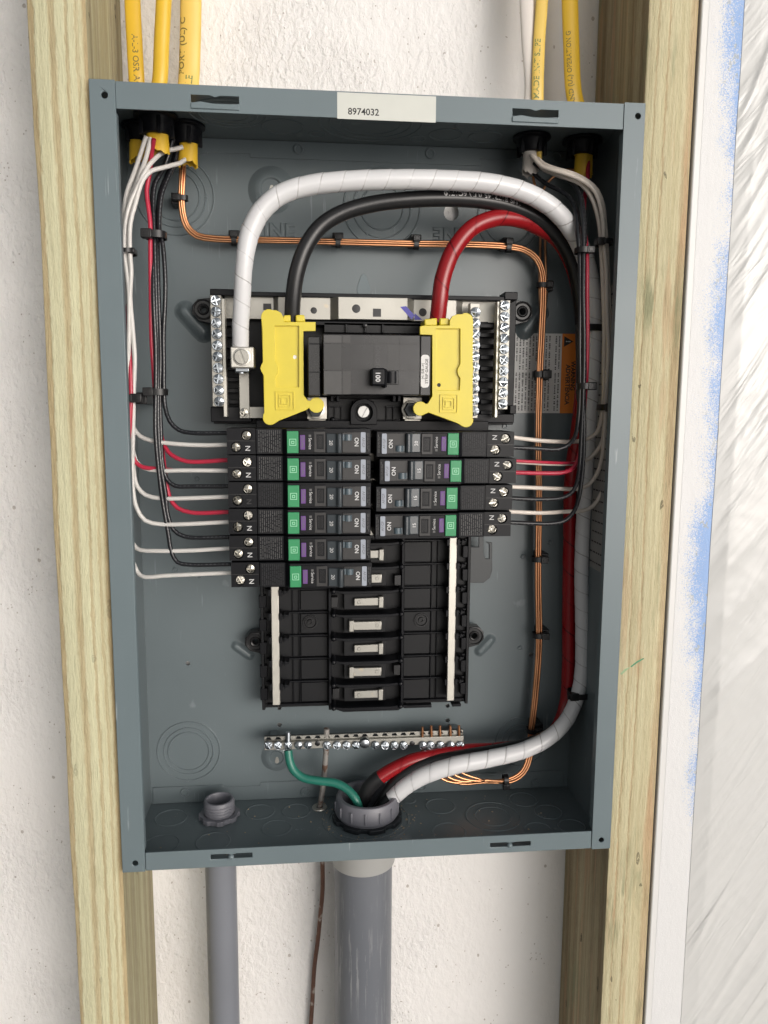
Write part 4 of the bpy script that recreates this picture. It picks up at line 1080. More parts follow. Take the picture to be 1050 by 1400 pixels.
# ------------------------------------------------------------------ branch breakers
BD = .0165   # half-height of lettering etc. uses mm below
def make_breaker():
    """local frame: origin at centre of the outer end face, x along the breaker (inwards), y=0 is the raised front face, z up"""
    t = thing('circuit_breaker', '', 'breaker')
    h = .00905; mmx = .001; LN = .1003
    def B(x0, x1, y0, y1, z0, z1, m=None): return (m or MB()).box(x0*mmx, x1*mmx, y0*mmx, y1*mmx, z0*mmx, z1*mmx)
    # lower body steps: terminal block, label shoulder, rise
    m = MB()
    prof = [(20.2, 5.6), (38.5, 5.6), (41.0, 2.0), (41.5, .8), (100.3, .8), (100.3, 50), (20.2, 50)]
    n = len(prof)
    vs = [(x*mmx, y*mmx, -h) for x, y in prof]+[(x*mmx, y*mmx, h) for x, y in prof]
    fs = [tuple(range(n)), tuple(range(2*n-1, n-1, -1))]+[(i, i+n, (i+1) % n+n, (i+1) % n) for i in range(n)]
    body = m.add(vs, fs).build('body', M['black'], t, bevel=.0004)
    # terminal block with two screw wells
    s1, s2 = (13.6, 4.1), (6.3, -4.1)
    m = MB().prism(rect(0, .0199, -h+.0001, h-.0001), [circ(s1[0]*mmx, s1[1]*mmx, .0037, 20), circ(s2[0]*mmx, s2[1]*mmx, .0037, 20)], .0066, .0130)
    m.box(0, .0199, .0131, .046, -h+.0001, h-.0001)
    tb = m.build('terminal_block', M['black'], t, bevel=.0004)
    m = MB(); m.box(.0002, .0197, .0063, .0067, .0001, .0005); m.build('block_ridge', M['face'], tb)
    for i, (a, b) in enumerate((s1, s2)):
        place(SC_TERM, 'terminal_screw', t, (a*mmx, .0096, b*mmx), R(25+i*40), (R(4), R(-5)))
    lettering('N', .0050, (.0142, .0064, -.0049), (0, 0, -1), (1, 0, 0), M['print'], tb, bold=.005)
    # small print on the shoulder
    m = MB(); r_ = random.Random(3); fineprint(.0215, .0375, -h+.0012, h-.0012, .00548, 11, r_, m, lw=.42)
    m.build('fine_print', M['dim_print'], body, smooth=False)
    # green tab
    g = B(41.8, 49.8, -.6, 1.2, -8.0, 7.3).build('green_tab', M['green'], t, bevel=.0004)
    m = MB(); cx, cz = .0459, -.0004
    def q_(k): return rect(cx-k*mmx, cx+k*mmx, cz-k*mmx, cz+k*mmx)
    m.prism(q_(2.35), [q_(1.95)], -.00072, -.00058)
    m.prism(rect(cx-.0010, cx+.0010, cz-.0011, cz+.0009), [rect(cx-.0006, cx+.0006, cz-.0007, cz+.0005)], -.00072, -.00058)
    m.box(cx-.0010, cx+.0010, -.00072, -.00058, cz+.0009, cz+.0013) if False else None
    M.setdefault('pale_green', mat('pale_green_print', (.35, .72, .48), .5))
    m.build('square_emblem', M['pale_green'], g, smooth=False)
    f1 = B(50.2, 68.6, .05, 1.2, -7.9, 7.6).build('indicator_panel', M['black'], t, bevel=.0003)
    pu = B(50.9, 54.3, -.35, 1.0, -5.6, 4.6).build('purple_tab', M['purple'], t, bevel=.0003)
    lettering('DUAL', .0030, (.0526, -.0004, -.0004), (0, 0, -1), (1, 0, 0), M['dim_print'], pu, bold=.0, sx=1.1)
    lettering('Service', .0030, (.0578, -.00005, -.0014), (0, 0, -1), (1, 0, 0), M['print'], f1, bold=.0, sx=.92)
    B(56.9, 58.6, -.05, .3, 3.2, 4.8).build('service_mark', M['dim_print'], f1)
    # test button in its frame
    fr = MB().prism(rect(.0606, .0684, -.0076, .0070), [rect(.0622, .0672, -.0052, .0050)], -.0003, .0008).build('test_frame', M['face'], t, bevel=.0002)
    M.setdefault('test', mat('grey_test_button', (.27, .26, .235), .4, var=.3, vscale=300))
    MB().prism(rect(.0625, .0669, -.0050, .0048), [], .0002, .0012).build('test_button', M['test'], t, bevel=.0004)
    m = MB()
    for k in range(4): m.box(.0632+k*.0009, .0635+k*.0009, -.0001, .0003, -.0042, .0040)
    m.build('button_rib', M['case'], t)
    # handle: sloping grey rocker with a ridge
    m = MB(); prof = [(69.0, .6), (69.3, -.4), (75.6, -1.6), (77.0, -4.6), (78.8, -4.9), (79.6, -3.4), (80.0, .6)]
    n = len(prof); vs = [(x*mmx, y*mmx, -.0078) for x, y in prof]+[(x*mmx, y*mmx, .0056) for x, y in prof]
    fs = [tuple(range(n)), tuple(range(2*n-1, n-1, -1))]+[(i, i+n, (i+1) % n+n, (i+1) % n) for i in range(n)]
    hd = m.add(vs, fs).build('handle', M['grey_handle'], t, bevel=.0005)
    return t, hd
def handle_text(hd, s):
    # rating printed on the slope between x=69.3 and 75.6
    c = Vector((.0722, -.00110, -.0008)); rg = Vector((0, 0, -1)); up = Vector((6.3, -1.2, 0)).normalized()
    return lettering(s, .0036, c, rg, up, M['print'], hd, bold=.01)
def rest_of_breaker(t):
    mmx = .001
    B = lambda x0, x1, y0, y1, z0, z1: MB().box(x0*mmx, x1*mmx, y0*mmx, y1*mmx, z0*mmx, z1*mmx)
    ft = B(80.2, 96.4, .0, 1.2, -7.9, 6.6).build('switch_plate', M['face'], t, bevel=.0003)
    B(80.4, 88.5, -.12, .05, .6, 6.2).build('toggle_well', M['tie'], t, bevel=.0002)
    m = MB().lathe([(.0028, -.0021), (.0028, .0021)], (.0842, .0006, .0029), 'z', 20)
    m.box(.0805, .0842, -.0006, .0006, .0008, .0050); m.build('toggle_stem', M['toggle'], t)
    lettering('ON', .0040, (.0901, -.00015, -.0003), (0, 0, -1), (1, 0, 0), M['print'], ft, bold=.02)
    sl_ = MB().prism(rrect(.0931, .0966, -.0076, .0066, .0007), [], -.00055, .0004).build('silver_label', M['silver_label'], t)
    lettering('AF/GF', .0027, (.0949, -.00062, -.0005), (0, 0, -1), (1, 0, 0), M['dim_print'], sl_, bold=.0)
    m = MB(); r_ = random.Random(8); fineprint(.0975, .0995, -.007, .006, .0007, 2, r_, m, lw=.5)
    m.build('fine_print', M['dim_print'], t, smooth=False)
proto, hd = make_breaker(); rest_of_breaker(proto)
YF = .0100
# copies: left column
CL = ('breakers in the left column', 'breakers in the right column')
M['dim_print2'] = mat('nearly_black_print', (.022, .023, .026), .5)
def vary(b, dim):
    b.rotation_euler = (b.rotation_euler[0]+R(rnd.uniform(-.35, .35)), b.rotation_euler[1]+R(rnd.uniform(-.15, .15)), b.rotation_euler[2]+R(rnd.uniform(-.25, .25)))
    for ch in b.children:
        if ch.name.startswith('terminal_screw'): ch.rotation_euler = (R(rnd.uniform(-9, 9)), R(rnd.uniform(0, 180)), R(rnd.uniform(-9, 9)))
        if dim and ch.name.startswith('body'):
            for g in ch.children:
                if g.name.startswith('fine_print'): g.material_slots[0].link = 'OBJECT'; g.material_slots[0].material = M['dim_print2']
lt = [(309.5, 603.4), (310.5, 640), (311.5, 677), (312, 713), (313, 749.5), (315.5, 785)]
names_l = ['top breaker of the left column, its handle marked 20, beside the left yellow cover',
           'second breaker from the top in the left column, fed by the upper red wires',
           'third breaker down the left column, its N mark barely legible',
           'fourth breaker down the left column, fed by the lowest red wire',
           'fifth breaker down the left column, just above the bottom one',
           'bottom breaker of the left column, resting above the left neutral rail']
p_top = at(lt[0][0], lt[0][1], YF); 
for i, (x, y) in enumerate(lt):
    b = copy_tree(proto)
    p = at(x, y, YF+.004); pz = at(400, 604+i*36.75, YF).z
    b.location = (p.x, YF+rnd.uniform(-.0003, .0003), pz); b['label'] = names_l[i]; b['group'] = CL[0]
    vary(b, i in (2, 5))
    if i == 2:
        for ch in b.children:
            if ch.name.startswith('terminal_block'):
                for g in ch.children:
                    if g.name.startswith('lettering'): g.material_slots[0].link = 'OBJECT'; g.material_slots[0].material = M['faint_print']
    for ch in b.children:
        if ch.name.startswith('handle'): handle_text_parent = ch
    me = None
    c = Vector((.0722, -.00110, -.0008)); up = Vector((6.3, -1.2, 0)).normalized()
    vs, fs = text_geo('20', .01); me = bpy.data.meshes.new('rating')
    me.from_pydata([tuple(c+Vector((0, 0, -1))*(a*.0036)+up*(b_*.0036)) for a, b_ in vs], [], fs); me.materials.append(M['print'])
    o = bpy.data.objects.new('rating_lettering', me); C.objects.link(o); o.parent = handle_text_parent
rt = [(704, 610, '20', 'top breaker of the right column, its handle marked 20'), (707, 645, '15', 'breaker marked 15 set slightly further right than its neighbours, with two red wires'),
      (701.5, 682, '15', 'third breaker down the right column, handle marked 15'), (699.5, 718, '15', 'bottom breaker of the right column, above the right neutral rail')]
for i, (x, y, s, lb) in enumerate(rt):
    b = copy_tree(proto)
    p = at(x, y, YF+.004); pz = at(620, 608+i*37.0, YF).z
    b.location = (p.x, YF, pz); b.rotation_euler = (0, math.pi, 0); b['label'] = lb; b['group'] = CL[1]; vary(b, i != 3)
    for ch in b.children:
        if ch.name.startswith('handle'): hp_ = ch
    c = Vector((.0722, -.00110, -.0008)); up = Vector((6.3, -1.2, 0)).normalized()
    vs, fs = text_geo(s, .01); me = bpy.data.meshes.new('rating')
    me.from_pydata([tuple(c+Vector((0, 0, -1))*(a*.0036)+up*(b_*.0036)) for a, b_ in vs], [], fs); me.materials.append(M['print'])
    o = bpy.data.objects.new('rating_lettering', me); C.objects.link(o); o.parent = hp_
def kill(o):
    for ch in list(o.children): kill(ch)
    bpy.data.objects.remove(o)
kill(proto)

# ------------------------------------------------------------------ ground bar
YG = .0690
gb = thing('ground_bar', 'tin-plated ground bar with a row of screws below the bus base', 'ground bar', at(497, 1015, .08))
tilt = lambda x: (at(361, 1010, YG).z+(at(634, 1006, YG).z-at(361, 1010, YG).z)*(x-361)/(634-361))
xa_, xb_ = at(361, 1010, YG).x, at(634, 1010, YG).x
zc0 = at(500, 1012, YG).z
zb_lo, zb_hi = at(500, 1021, YG).z, at(500, 1011, YG).z
m = MB().box(xa_, xb_, YG, YG+.0068, zb_lo, zb_hi); bar = m.build('bar', M['tin'], gb, bevel=.0004)
zu = at(500, 1002, YG+.004).z
sxp = [367, 380, 394, 408, 421, 434, 447, 460.5, 473.5, 486.5, 498.6, 513, 526, 539, 551.5, 563.5, 577.7, 588.6, 602, 616, 628.6]
holes = []
for x in sxp:
    p = at(x, 1006, YG+.003); holes.append([(p.x-.0026, zb_hi+.0010), (p.x+.0026, zb_hi+.0010), (p.x+.0012, zb_hi+.0034), (p.x-.0012, zb_hi+.0034)])
MB().prism(rect(xa_, xb_, zb_hi+.0001, zu), holes, YG+.0030, YG+.0045).build('upper_rail', M['tin'], gb, bevel=.0002)
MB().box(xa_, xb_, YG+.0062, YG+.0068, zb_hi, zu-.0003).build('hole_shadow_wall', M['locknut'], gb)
for i, x in enumerate(sxp):
    p = at(x, 1016.5, YG)
    if i in (5, 15):
        MB().lathe([(.00001, -.0002), (.0020, -.0002), (.0024, .0001)], (p.x, YG, p.z), 'y', 16, False).build('bar_hole', M['tie'], gb); continue
    if i == 10:
        MB().lathe([(.0045, .0004), (.0045, -.0012), (.0036, -.0030), (.0010, -.0038)], (p.x, YG, p.z+.0008), 'y', 22).build('mounting_screw', M['zinc'], gb); continue
    place(SC_GND, 'screw', gb, (p.x, YG-.0016, p.z-.0008), R(rnd.uniform(0, 90)), (R(rnd.uniform(-10, 10)), R(rnd.uniform(-8, 8))))
for x in (373, 627):
    p = at(x, 1010, YG); MB().box(p.x-.003, p.x+.003, YG+.0069, D-TH-.0001, zb_lo, zb_hi).build('standoff', M['steel'], gb)

# ------------------------------------------------------------------ conduits and fittings
def conduit_small():
    c = Vector((atz(300, 1117, -H2+TH).x, atz(300, 1117, -H2+TH).y, 0))
    xp, yp = at(303, 1250, .062).x, .064
    t = thing('conduit', 'narrow grey PVC conduit below the left half of the panel', 'conduit', (xp, yp, -1.2))
    MB().lathe([(.0125, -1.34), (.0125, -H2-.0002), ], (xp, yp, 0), 'z', 40).build('pipe', M['pvc'], t)
    r = .0118
    zb = -H2+TH
    pr = [(r*.80, zb-.002), (r*.80, zb+.0150), (r*.86, zb+.0160), (r*.97, zb+.0158), (r, zb+.0148)]
    z = zb+.0142
    for k in range(4): pr += [(r*1.05, z-.0006), (r*1.05, z-.0014), (r*.99, z-.0020)]; z -= .0024
    pr += [(r, zb+.0)]
    MB().lathe(pr, (c.x, c.y, 0), 'z', 44, False).build('threaded_end', M['pvc_fit'], t)
    n = 16; m = MB(); outer = []
    for k in range(n*4):
        a = 2*math.pi*k/(n*4); rr = r*1.40 if (k % 8) < 4 else r*1.28; outer.append((c.x+rr*math.cos(a), c.y+rr*math.sin(a)))
    ring(m, outer, [(c.x+r*1.02*math.cos(2*math.pi*k/64), c.y+r*1.02*math.sin(2*math.pi*k/64)) for k in range(64)], zb+.0003, zb+.0042)
    m.build('locknut', M['pvc_fit'], t, bevel=.0004)
def ring(m, outer, inner, z0, z1):
    n = len(outer); vs = [(x, y, z0) for x, y in outer]+[(x, y, z0) for x, y in inner]+[(x, y, z1) for x, y in outer]+[(x, y, z1) for x, y in inner]
    fs = []
    for i in range(n):
        j = (i+1) % n
        fs += [(i, j, 2*n+j, 2*n+i), (n+j, n+i, 3*n+i, 3*n+j), (2*n+i, 2*n+j, 3*n+j, 3*n+i), (j, i, n+i, n+j)]
    m.add(vs, fs)
conduit_small()
bc = Vector((-.0006, .0575, 0)); zb = -H2+TH
t = thing('conduit', 'wide scuffed grey PVC conduit entering the bottom centre of the panel', 'conduit', (bc.x, bc.y, -1.2))
xp = at(497, 1330, .05).x
MB().lathe([(.0238, -1.34), (.0238, -H2-.016)], (xp, bc.y, 0), 'z', 56).build('pipe', M['pvc_scuffed'], t)
MB().lathe([(.0239, -H2-.0350), (.0257, -H2-.0350), (.0261, -H2-.0340), (.0262, -H2-.0003)], (xp, bc.y, 0), 'z', 56, False).build('coupling', M['pvc_light'], t)
r = .0252
pr = [(r*.80, zb-.003), (r*.80, zb+.0185), (r*.84, zb+.0200), (r*.96, zb+.0200), (r*1.0, zb+.0180), (r*1.03, zb+.0060), (r*1.0, zb+.0050), (r*.97, zb+.0050), (r*.97, zb)]
bs = MB().lathe(pr, (bc.x, bc.y, 0), 'z', 64, False).build('bushing', M['pvc_fit'], t, bevel=.0005)
for k in range(14):
    a = 2*math.pi*k/14+.1; m = MB(); ca, sa = math.cos(a), math.sin(a); w2 = .0009
    vs = []
    for z in (zb+.0075, zb+.0160):
        for rr, ww in ((r*1.0, -w2), (r*1.055, -w2*.7), (r*1.055, w2*.7), (r*1.0, w2)): vs.append((bc.x+rr*ca-ww*sa, bc.y+rr*sa+ww*ca, z))
    m.add(vs, [(0, 1, 2, 3)[::-1], (4, 5, 6, 7), (0, 4, 5, 1)[::-1], (1, 5, 6, 2)[::-1], (2, 6, 7, 3)[::-1], (3, 7, 4, 0)[::-1]])
    m.build('grip_rib', M['pvc_fit'], bs, bevel=.0003)
m = MB(); outer = []; N_ = 96
for k in range(N_):
    a = 2*math.pi*k/N_; rr = r*1.13 if (k % 12) < 8 else r*1.03; outer.append((bc.x+rr*math.cos(a), bc.y+rr*math.sin(a)))
ring(m, outer, [(bc.x+r*.96*math.cos(2*math.pi*k/N_), bc.y+r*.96*math.sin(2*math.pi*k/N_)) for k in range(N_)], zb+.0003, zb+.0038)
m.build('locknut', M['locknut'], t, bevel=.0004)
# drilling crumbs on the box floor
m = MB(); r_ = random.Random(11)
for k in range(150):
    if k < 75: a = r_.uniform(0, 6.28); rr = r*1.2+abs(r_.gauss(0, .006)); x, y = bc.x+rr*math.cos(a), bc.y+rr*math.sin(a)
    else: x, y = r_.uniform(-.165, .15), r_.uniform(.012, .085)
    if not (.008 < y < .09): continue
    s = r_.uniform(.00025, .0008); z = zb+.00015
    m.add([(x-s, y-s*.6, z), (x+s, y-s, z), (x+s*.7, y+s, z), (x-s, y+s*.5, z), (x, y, z+s)], [(0, 1, 4), (1, 2, 4), (2, 3, 4), (3, 0, 4)])
M['crumb'] = mat('pale_crumbs', (.40, .32, .22), .8, var=.4, vscale=900)
tag(m.build('debris', M['crumb'], smooth=False), 'pale drilling crumbs scattered on the box floor', 'debris', kind='stuff')

# ------------------------------------------------------------------ cables and wires
def P3(pts): return [at(*p) for p in pts]
def cable(name, label, cat, pts, r, material, group=None, **k):
    o = tube(P3(pts), r, name, material, **k); return tag(o, label, cat, group)

# service conductors
WH = [(329, 474, .034), (329, 445, .030), (331, 410, .026), (334, 360, .022), (342, 318, .022), (358, 288, .022), (384, 266, .022), (420, 254, .022), (470, 248, .022), (540, 245.5, .022), (610, 246.5, .024), (670, 251, .027), (715, 262, .031), (752, 282, .036),
      (780, 312, .043), (799, 350, .050), (810, 400, .056), (812, 460, .060), (808, 540, .063), (803, 620, .065), (798, 700, .066), (795, 780, .066), (796, 860, .066), (795, 920, .064), (788, 956, .060), (772, 988, .056), (748, 1010, .052), (715, 1026, .050), (670, 1037, .050), (620, 1047, .050), (578, 1061, .052), (553, 1076, .054), (536, 1091, .056)]
rad = [.88]*4+[1.0]*8+[1.0, 1.0, 1, .98, .96, .93, .9, .87, .86, .85, .85, .85, .87, .9, .94, .98, 1.02, 1.04, 1.04, 1.02, 1.0]
rad = (rad+[1]*40)[:len(WH)]
wc = thing('service_cable', 'thick white-taped service cable arching over the top and down the right side', 'cable', at(*WH[0]))
tube(P3(WH), .0067, 'white_tape_wrap', M['tape_white'], wc, n=36, step=.0012, rad=rad, spiral=(.0155, .035))
tube(P3([(553, 1076, .054), (536, 1091, .056), (520, 1108, .057), (512, 1128, .058), (508, 1160, .058)]), .0064, 'black_jacket', M['sheath_black'], wc, n=24)
tube(P3([(329, 466, .034), (329.5, 510, .036)]), .0040, 'bare_strands', M['zinc'], wc, n=10)
BK = [(399, 440, .036), (401, 405, .032), (406, 372, .030), (418, 338, .030), (438, 310, .031), (468, 291, .032), (510, 279, .033), (560, 273, .034), (615, 271.5, .036), (665, 275, .039), (705, 284, .044), (738, 300, .050), (765, 326, .057), (784, 362, .063), (793, 410, .070), (797, 480, .075),
      (795, 600, .078), (793, 760, .079), (792, 900, .078), (786, 965, .072), (768, 992, .067), (735, 1013, .064), (690, 1025, .063), (640, 1033, .062), (595, 1041, .060), (562, 1054, .059), (538, 1074, .060), (518, 1105, .061), (505, 1135, .061), (500, 1170, .061)]
bkc = cable('service_cable', 'thick black service cable arching beneath the white one into the main breaker', 'cable', BK, .0056, M['sheath_black'], n=24, step=.003)
wrap_text('LUS E172145 (UL) 6C1710', .0052, P3(BK), .0056, .190, M['print'], bkc, ang=.45, flip=True, bold=.01, name='lettering')
RD = [(598, 440, .034), (601, 412, .032), (606, 378, .032), (620, 342, .034), (645, 312, .037), (675, 299, .041), (705, 299, .047), (733, 309, .054), (762, 328, .061), (783, 366, .068), (794, 420, .074), (796, 520, .078), (790, 585, .079), (781, 650, .080), (779, 740, .080), (777.5, 850, .080), (777, 920, .079), (773, 965, .077), (758, 1000, .074), (725, 1018, .072), (680, 1024, .070), (640, 1026, .068), (600, 1032, .065), (563, 1040, .063), (535, 1053, .062), (516, 1065, .061)]
rc = thing('service_cable', 'thick red-taped service cable looping down behind the white one', 'cable', at(*RD[0]))
tube(P3(RD), .0056, 'red_tape_wrap', M['tape_red'], rc, n=28, step=.0015, rad=[1.06]*8+[1]*18, spiral=(.025, .03))
tube(P3([(520, 1062, .061), (508, 1072, .061), (495, 1095, .061), (488, 1130, .061)]), .0060, 'black_jacket', M['sheath_black'], rc, n=22)
GR = [(394, 1026, .066), (395.5, 1038, .064), (401, 1052, .062), (414, 1063, .060), (436, 1067.5, .058), (460, 1071, .056), (477, 1081, .053), (487, 1094, .050), (491.5, 1108, .050), (492, 1130, .052)]
cable('ground_wire', 'thick green insulated wire from the ground bar into the conduit bushing', 'wire', GR, .0034, M['green_wire'], n=20, step=.002)
tube(P3([(394, 1001, .070), (394, 1030, .068)]), .0022, 'stripped_end', M['zinc'], bpy.data.objects['ground_wire'], n=10)
BG = [(446.5, 996, .074), (446, 1020, .075), (444, 1050, .076), (441, 1080, .077), (437, 1104, .0775)]
M['stem'] = mat('tarnished_grey_stem', (.34, .32, .30), .45, .4, var=.3, vscale=90, bump=.0001, bscale=400, dirt=((.17, .10, .07), 120, .56))
g1 = thing('bare_ground_wire', 'weathered bare copper ground wire running from the ground bar down the wall', 'wire', at(*BG[0]))
tube(P3(BG), .0024, 'stem', M['stem'], g1, n=14)
tube([P3(BG)[-1], Vector((at(440, 1185, .080).x, .080, -.30))]+P3([(441, 1215, .084), (438, 1250, .088), (434, 1290, .090), (430, 1320, .092), (427, 1370, .092), (424, 1420, .092), (424, 1480, .092)]), .0019, 'rod', M['old_copper'], g1, n=14)
p = atz(437, 1104, zb); MB().lathe([(.0028, .0001), (.0064, .0001), (.0060, .0009), (.0030, .0009)], (p.x, p.y, zb), 'z', 24, False).build('washer', M['alu'], g1)

# bare copper bundle
rc_ = .00105
left_path = [(250, 222, .080), (249, 245, .079), (248, 270, .079), (250, 292, .079), (256, 310, .079), (269, 322, .079), (290, 326, .079), (320, 327.5, .079), (380, 328.5, .079), (462, 330.5, .079), (569, 333, .079), (640, 334, .079), (695, 337, .079), (718, 342, .079), (734, 354, .078), (742, 374, .078), (743, 400, .078),
             (741, 450, .078), (738, 512, .078), (736, 600, .078), (737, 680, .078), (736, 765, .078), (736, 800, .078), (737, 868, .078), (736, 900, .078), (731, 960, .078), (726, 1005, .077), (724, 1035, .074), (715, 1056, .072), (697, 1067, .071)]
def off(pts, ax, ay, fx=0., seed=0):
    r_ = random.Random(seed); out = []
    for i, (x, y, Y) in enumerate(pts):
        out.append((x+ax+r_.uniform(-fx, fx), y+ay, Y-(.0012 if (seed % 2) else 0)))
    return out
ends = [(602, 1003), (616, 1003), (628, 1003), (589, 1005), (577, 1006)]
def tail(k):
    ex = (590, 602, 616, 628)[k]; kn = (596, 606, 617, 630)[k]
    return [(665, 1066.5+k*.6, .071), (kn+24, 1070-k*1.8, .069), (kn+7, 1064-k*1.6, .0685), (kn-1, 1054, .0690), (ex-1, 1040, .0700), (ex, 1026, .0705), (ex, 1010, .0705), (ex-.5, 992, .0700)]
lab = ['bare copper wire on the outside of the bundle, hooked up to the ground bar', 'bare copper wire nested second in the ground bundle', 'inner bare copper wire of the bundle along the top run', 'bare copper wire dropping straight down from the right white cable',
       'bare copper wire dropping from the rightmost yellow cable']
def perp(pts, d, dd=0.):
    """offset a pixel path sideways by d pixels"""
    out = []
    for i, (x, y, Y) in enumerate(pts):
        a = pts[max(0, i-1)]; b = pts[min(len(pts)-1, i+1)]; tx, ty = b[0]-a[0], b[1]-a[1]; L = math.hypot(tx, ty) or 1
        j = .18*math.sin(i*1.1+d*3)
        out.append((x-ty/L*(d+j), y+tx/L*(d+j), Y+dd))
    return out
ob = cable('copper_wire', lab[0], 'wire', perp(left_path, -2.8)+tail(0), rc_, M['copper'], 'bare copper ground wires', n=10)
ob = cable('copper_wire', lab[1], 'wire', perp(left_path, .2, -.0012)+tail(1), rc_, M['copper'], 'bare copper ground wires', n=10)
ob = cable('copper_wire', lab[2], 'wire', perp(left_path, 3.0)+tail(2), rc_, M['copper'], 'bare copper ground wires', n=10)
dn = [(730, 225, .074), (729, 240, .080), (733, 262, .084), (739, 290, .085), (739, 320, .085), (738, 360, .083), (738, 400, .081)]
dn2 = [(795, 235, .070), (775, 232, .078), (753, 245, .082), (742, 262, .085), (744, 290, .085), (745, 320, .085), (746, 360, .083), (747, 400, .081)]
rest = [p for p in left_path if p[1] >= 450 and p[0] > 600]
cable('copper_wire', lab[3], 'wire', dn+perp(rest, 1.6, .0022)+tail(3), rc_, M['copper'], 'bare copper ground wires', n=10)
cable('copper_wire', lab[4], 'wire', dn2+perp(rest, -2.0, .0025)+[(660, 1070, .0735), (632, 1072, .0735), (606, 1064, .073), (588, 1050, .0715), (579, 1035, .071), (577.5, 1010, .0705), (577.5, 994, .070)], rc_, M['copper'], 'bare copper ground wires', n=10)

# branch wires, left side
rw = .00158
def W(name, label, pts, m, group, r=rw):
    pts = [(x+(rnd.uniform(-.6, .6) if 0 < i < len(pts)-1 else 0), y+(rnd.uniform(-.9, .9) if 0 < i < len(pts)-1 else 0), Y) for i, (x, y, Y) in enumerate(pts)]
    return cable(name, label, 'wire', pts, r, M[m], group, n=12)
GW, GB, GRD = 'white wires to the left breakers', 'black wires to the left breakers', 'red wires to the left breakers'
Ye = .030
def run(y, x0, x1=313, sag=0): return [(x0, y+.6, .036), ((x0+x1)/2, y+sag, .033), (x1, y-.6, Ye)]
topA = [(200, 186, .040), (191.5, 211, .044), (184, 237, .048), (173.5, 266, .050), (169, 297, .050), (170, 345, .048), (173, 400, .046), (174, 440, .045), (175, 500, .044), (177, 545, .043), (179, 580, .042)]
topB = [(206, 188, .040), (200, 214, .042), (193.5, 233, .045), (183, 262, .048), (175, 297, .047), (174.5, 345, .045), (175.5, 400, .043), (176, 440, .042), (176, 480, .041), (177, 545, .040), (179, 580, .040)]
topC = [(250, 201, .060), (238, 204, .058), (226, 207, .052), (211, 217, .046), (201, 231, .043), (191, 248.6, .042), (178.6, 277, .041), (172, 300, .041), (170.5, 345, .040), (173, 370, .039), (176.5, 400, .038), (177, 450, .037), (175.5, 490, .037), (175.5, 545, .037), (178, 590, .038)]
topD = [(256, 216, .062), (246, 223, .058), (236, 226, .054), (220, 230, .048), (207, 234, .044), (196, 246, .042), (184, 283, .040), (178.6, 304, .039), (178, 345, .038), (179, 370, .038), (178, 405, .038), (182, 450, .038), (184, 490, .037), (183.5, 530, .037), (182.5, 575, .037)]
topE = [(192, 200, .066), (186, 240, .062), (176, 280, .058), (172, 345, .056), (172, 440, .054), (175, 520, .050), (178, 570, .048)]
W('branch_wire', 'white wire to the top left breaker, branching first from the bundle', topE+[(184, 588, .046), (192, 597, .044), (206, 602, .041), (238, 606, .037), (275, 608, .034), (313, 608, Ye)], 'wire_white', GW)
W('branch_wire', 'white wire to the second left breaker, just under the upper red wire', [(x-1, y, Y+.003) for x, y, Y in topE]+[(181, 610, .046), (186, 630, .044), (196, 639, .042), (214, 643, .039), (250, 644, .035), (313, 643.5, Ye)], 'wire_white', GW)
W('branch_wire', 'white wire to the third left breaker', topB+[(182, 630, .042), (184, 650, .042), (188, 666, .041), (199, 677, .040), (220, 680.5, .038), (260, 681, .035), (313, 679, Ye)], 'wire_white', GW)
W('branch_wire', 'white wire sweeping lowest in the bundle into the fourth left breaker', topD+[(181.5, 640, .037), (182, 672, .037), (187, 694, .036), (199, 711, .036), (219, 717, .036), (250, 717, .034), (313, 713.5, Ye)], 'wire_white', GW)
W('branch_wire', 'white wire entering the fifth left breaker from behind the left flange', topA+[(176, 640, .044), (176, 700, .044), (179, 735, .044), (184, 747, .043), (192, 752, .041), (210, 754, .038), (255, 752, .035), (315, 749.5, Ye)], 'wire_white', GW)
W('branch_wire', 'lowest white wire, into the bottom left breaker', topC+[(177, 640, .040), (177, 720, .042), (180, 760, .042), (184, 774, .041), (190, 785, .040), (199, 789, .038), (220, 788, .036), (256, 785.5, .034), (317, 783, Ye)], 'wire_white', GW)
# blacks
b_in = [(236, 192, .056), (230, 214, .058), (222, 234, .056), (213, 250, .052), (209.5, 270, .050), (210.5, 317, .046)]
b_in2 = [(243, 205, .064), (238, 224, .060), (228, 246, .054), (220.5, 268.6, .050), (218.6, 317, .046)]
W('branch_wire', 'black wire bowing out right of its bundle to the top left breaker', b_in2+[(222, 332, .044), (226, 380, .042), (226, 410, .042), (223, 460, .042), (224, 500, .042), (223.5, 530, .041), (226, 556, .040), (232, 576, .038), (244, 588, .037), (262, 591.5, .035), (313, 592, Ye)], 'wire_black', GB)
W('branch_wire', 'black wire to the third left breaker', [(x-3, y, Y+.004) for x, y, Y in b_in2]+[(217, 400, .044), (219, 480, .043), (219, 535, .042), (220, 590, .040), (222, 630, .038), (228, 654, .037), (239, 663.5, .036), (262, 665.5, .034), (313, 665, Ye)], 'wire_black', GB)
W('branch_wire', 'black wire to the fourth left breaker area, turning in below the lowest red wire', b_in+[(213, 400, .042), (215, 480, .041), (216, 535, .040), (217, 590, .038), (221, 640, .037), (226, 676, .037), (229, 701, .037), (237, 724, .036), (252, 733.5, .035), (313, 734.5, Ye)], 'wire_black', GB)
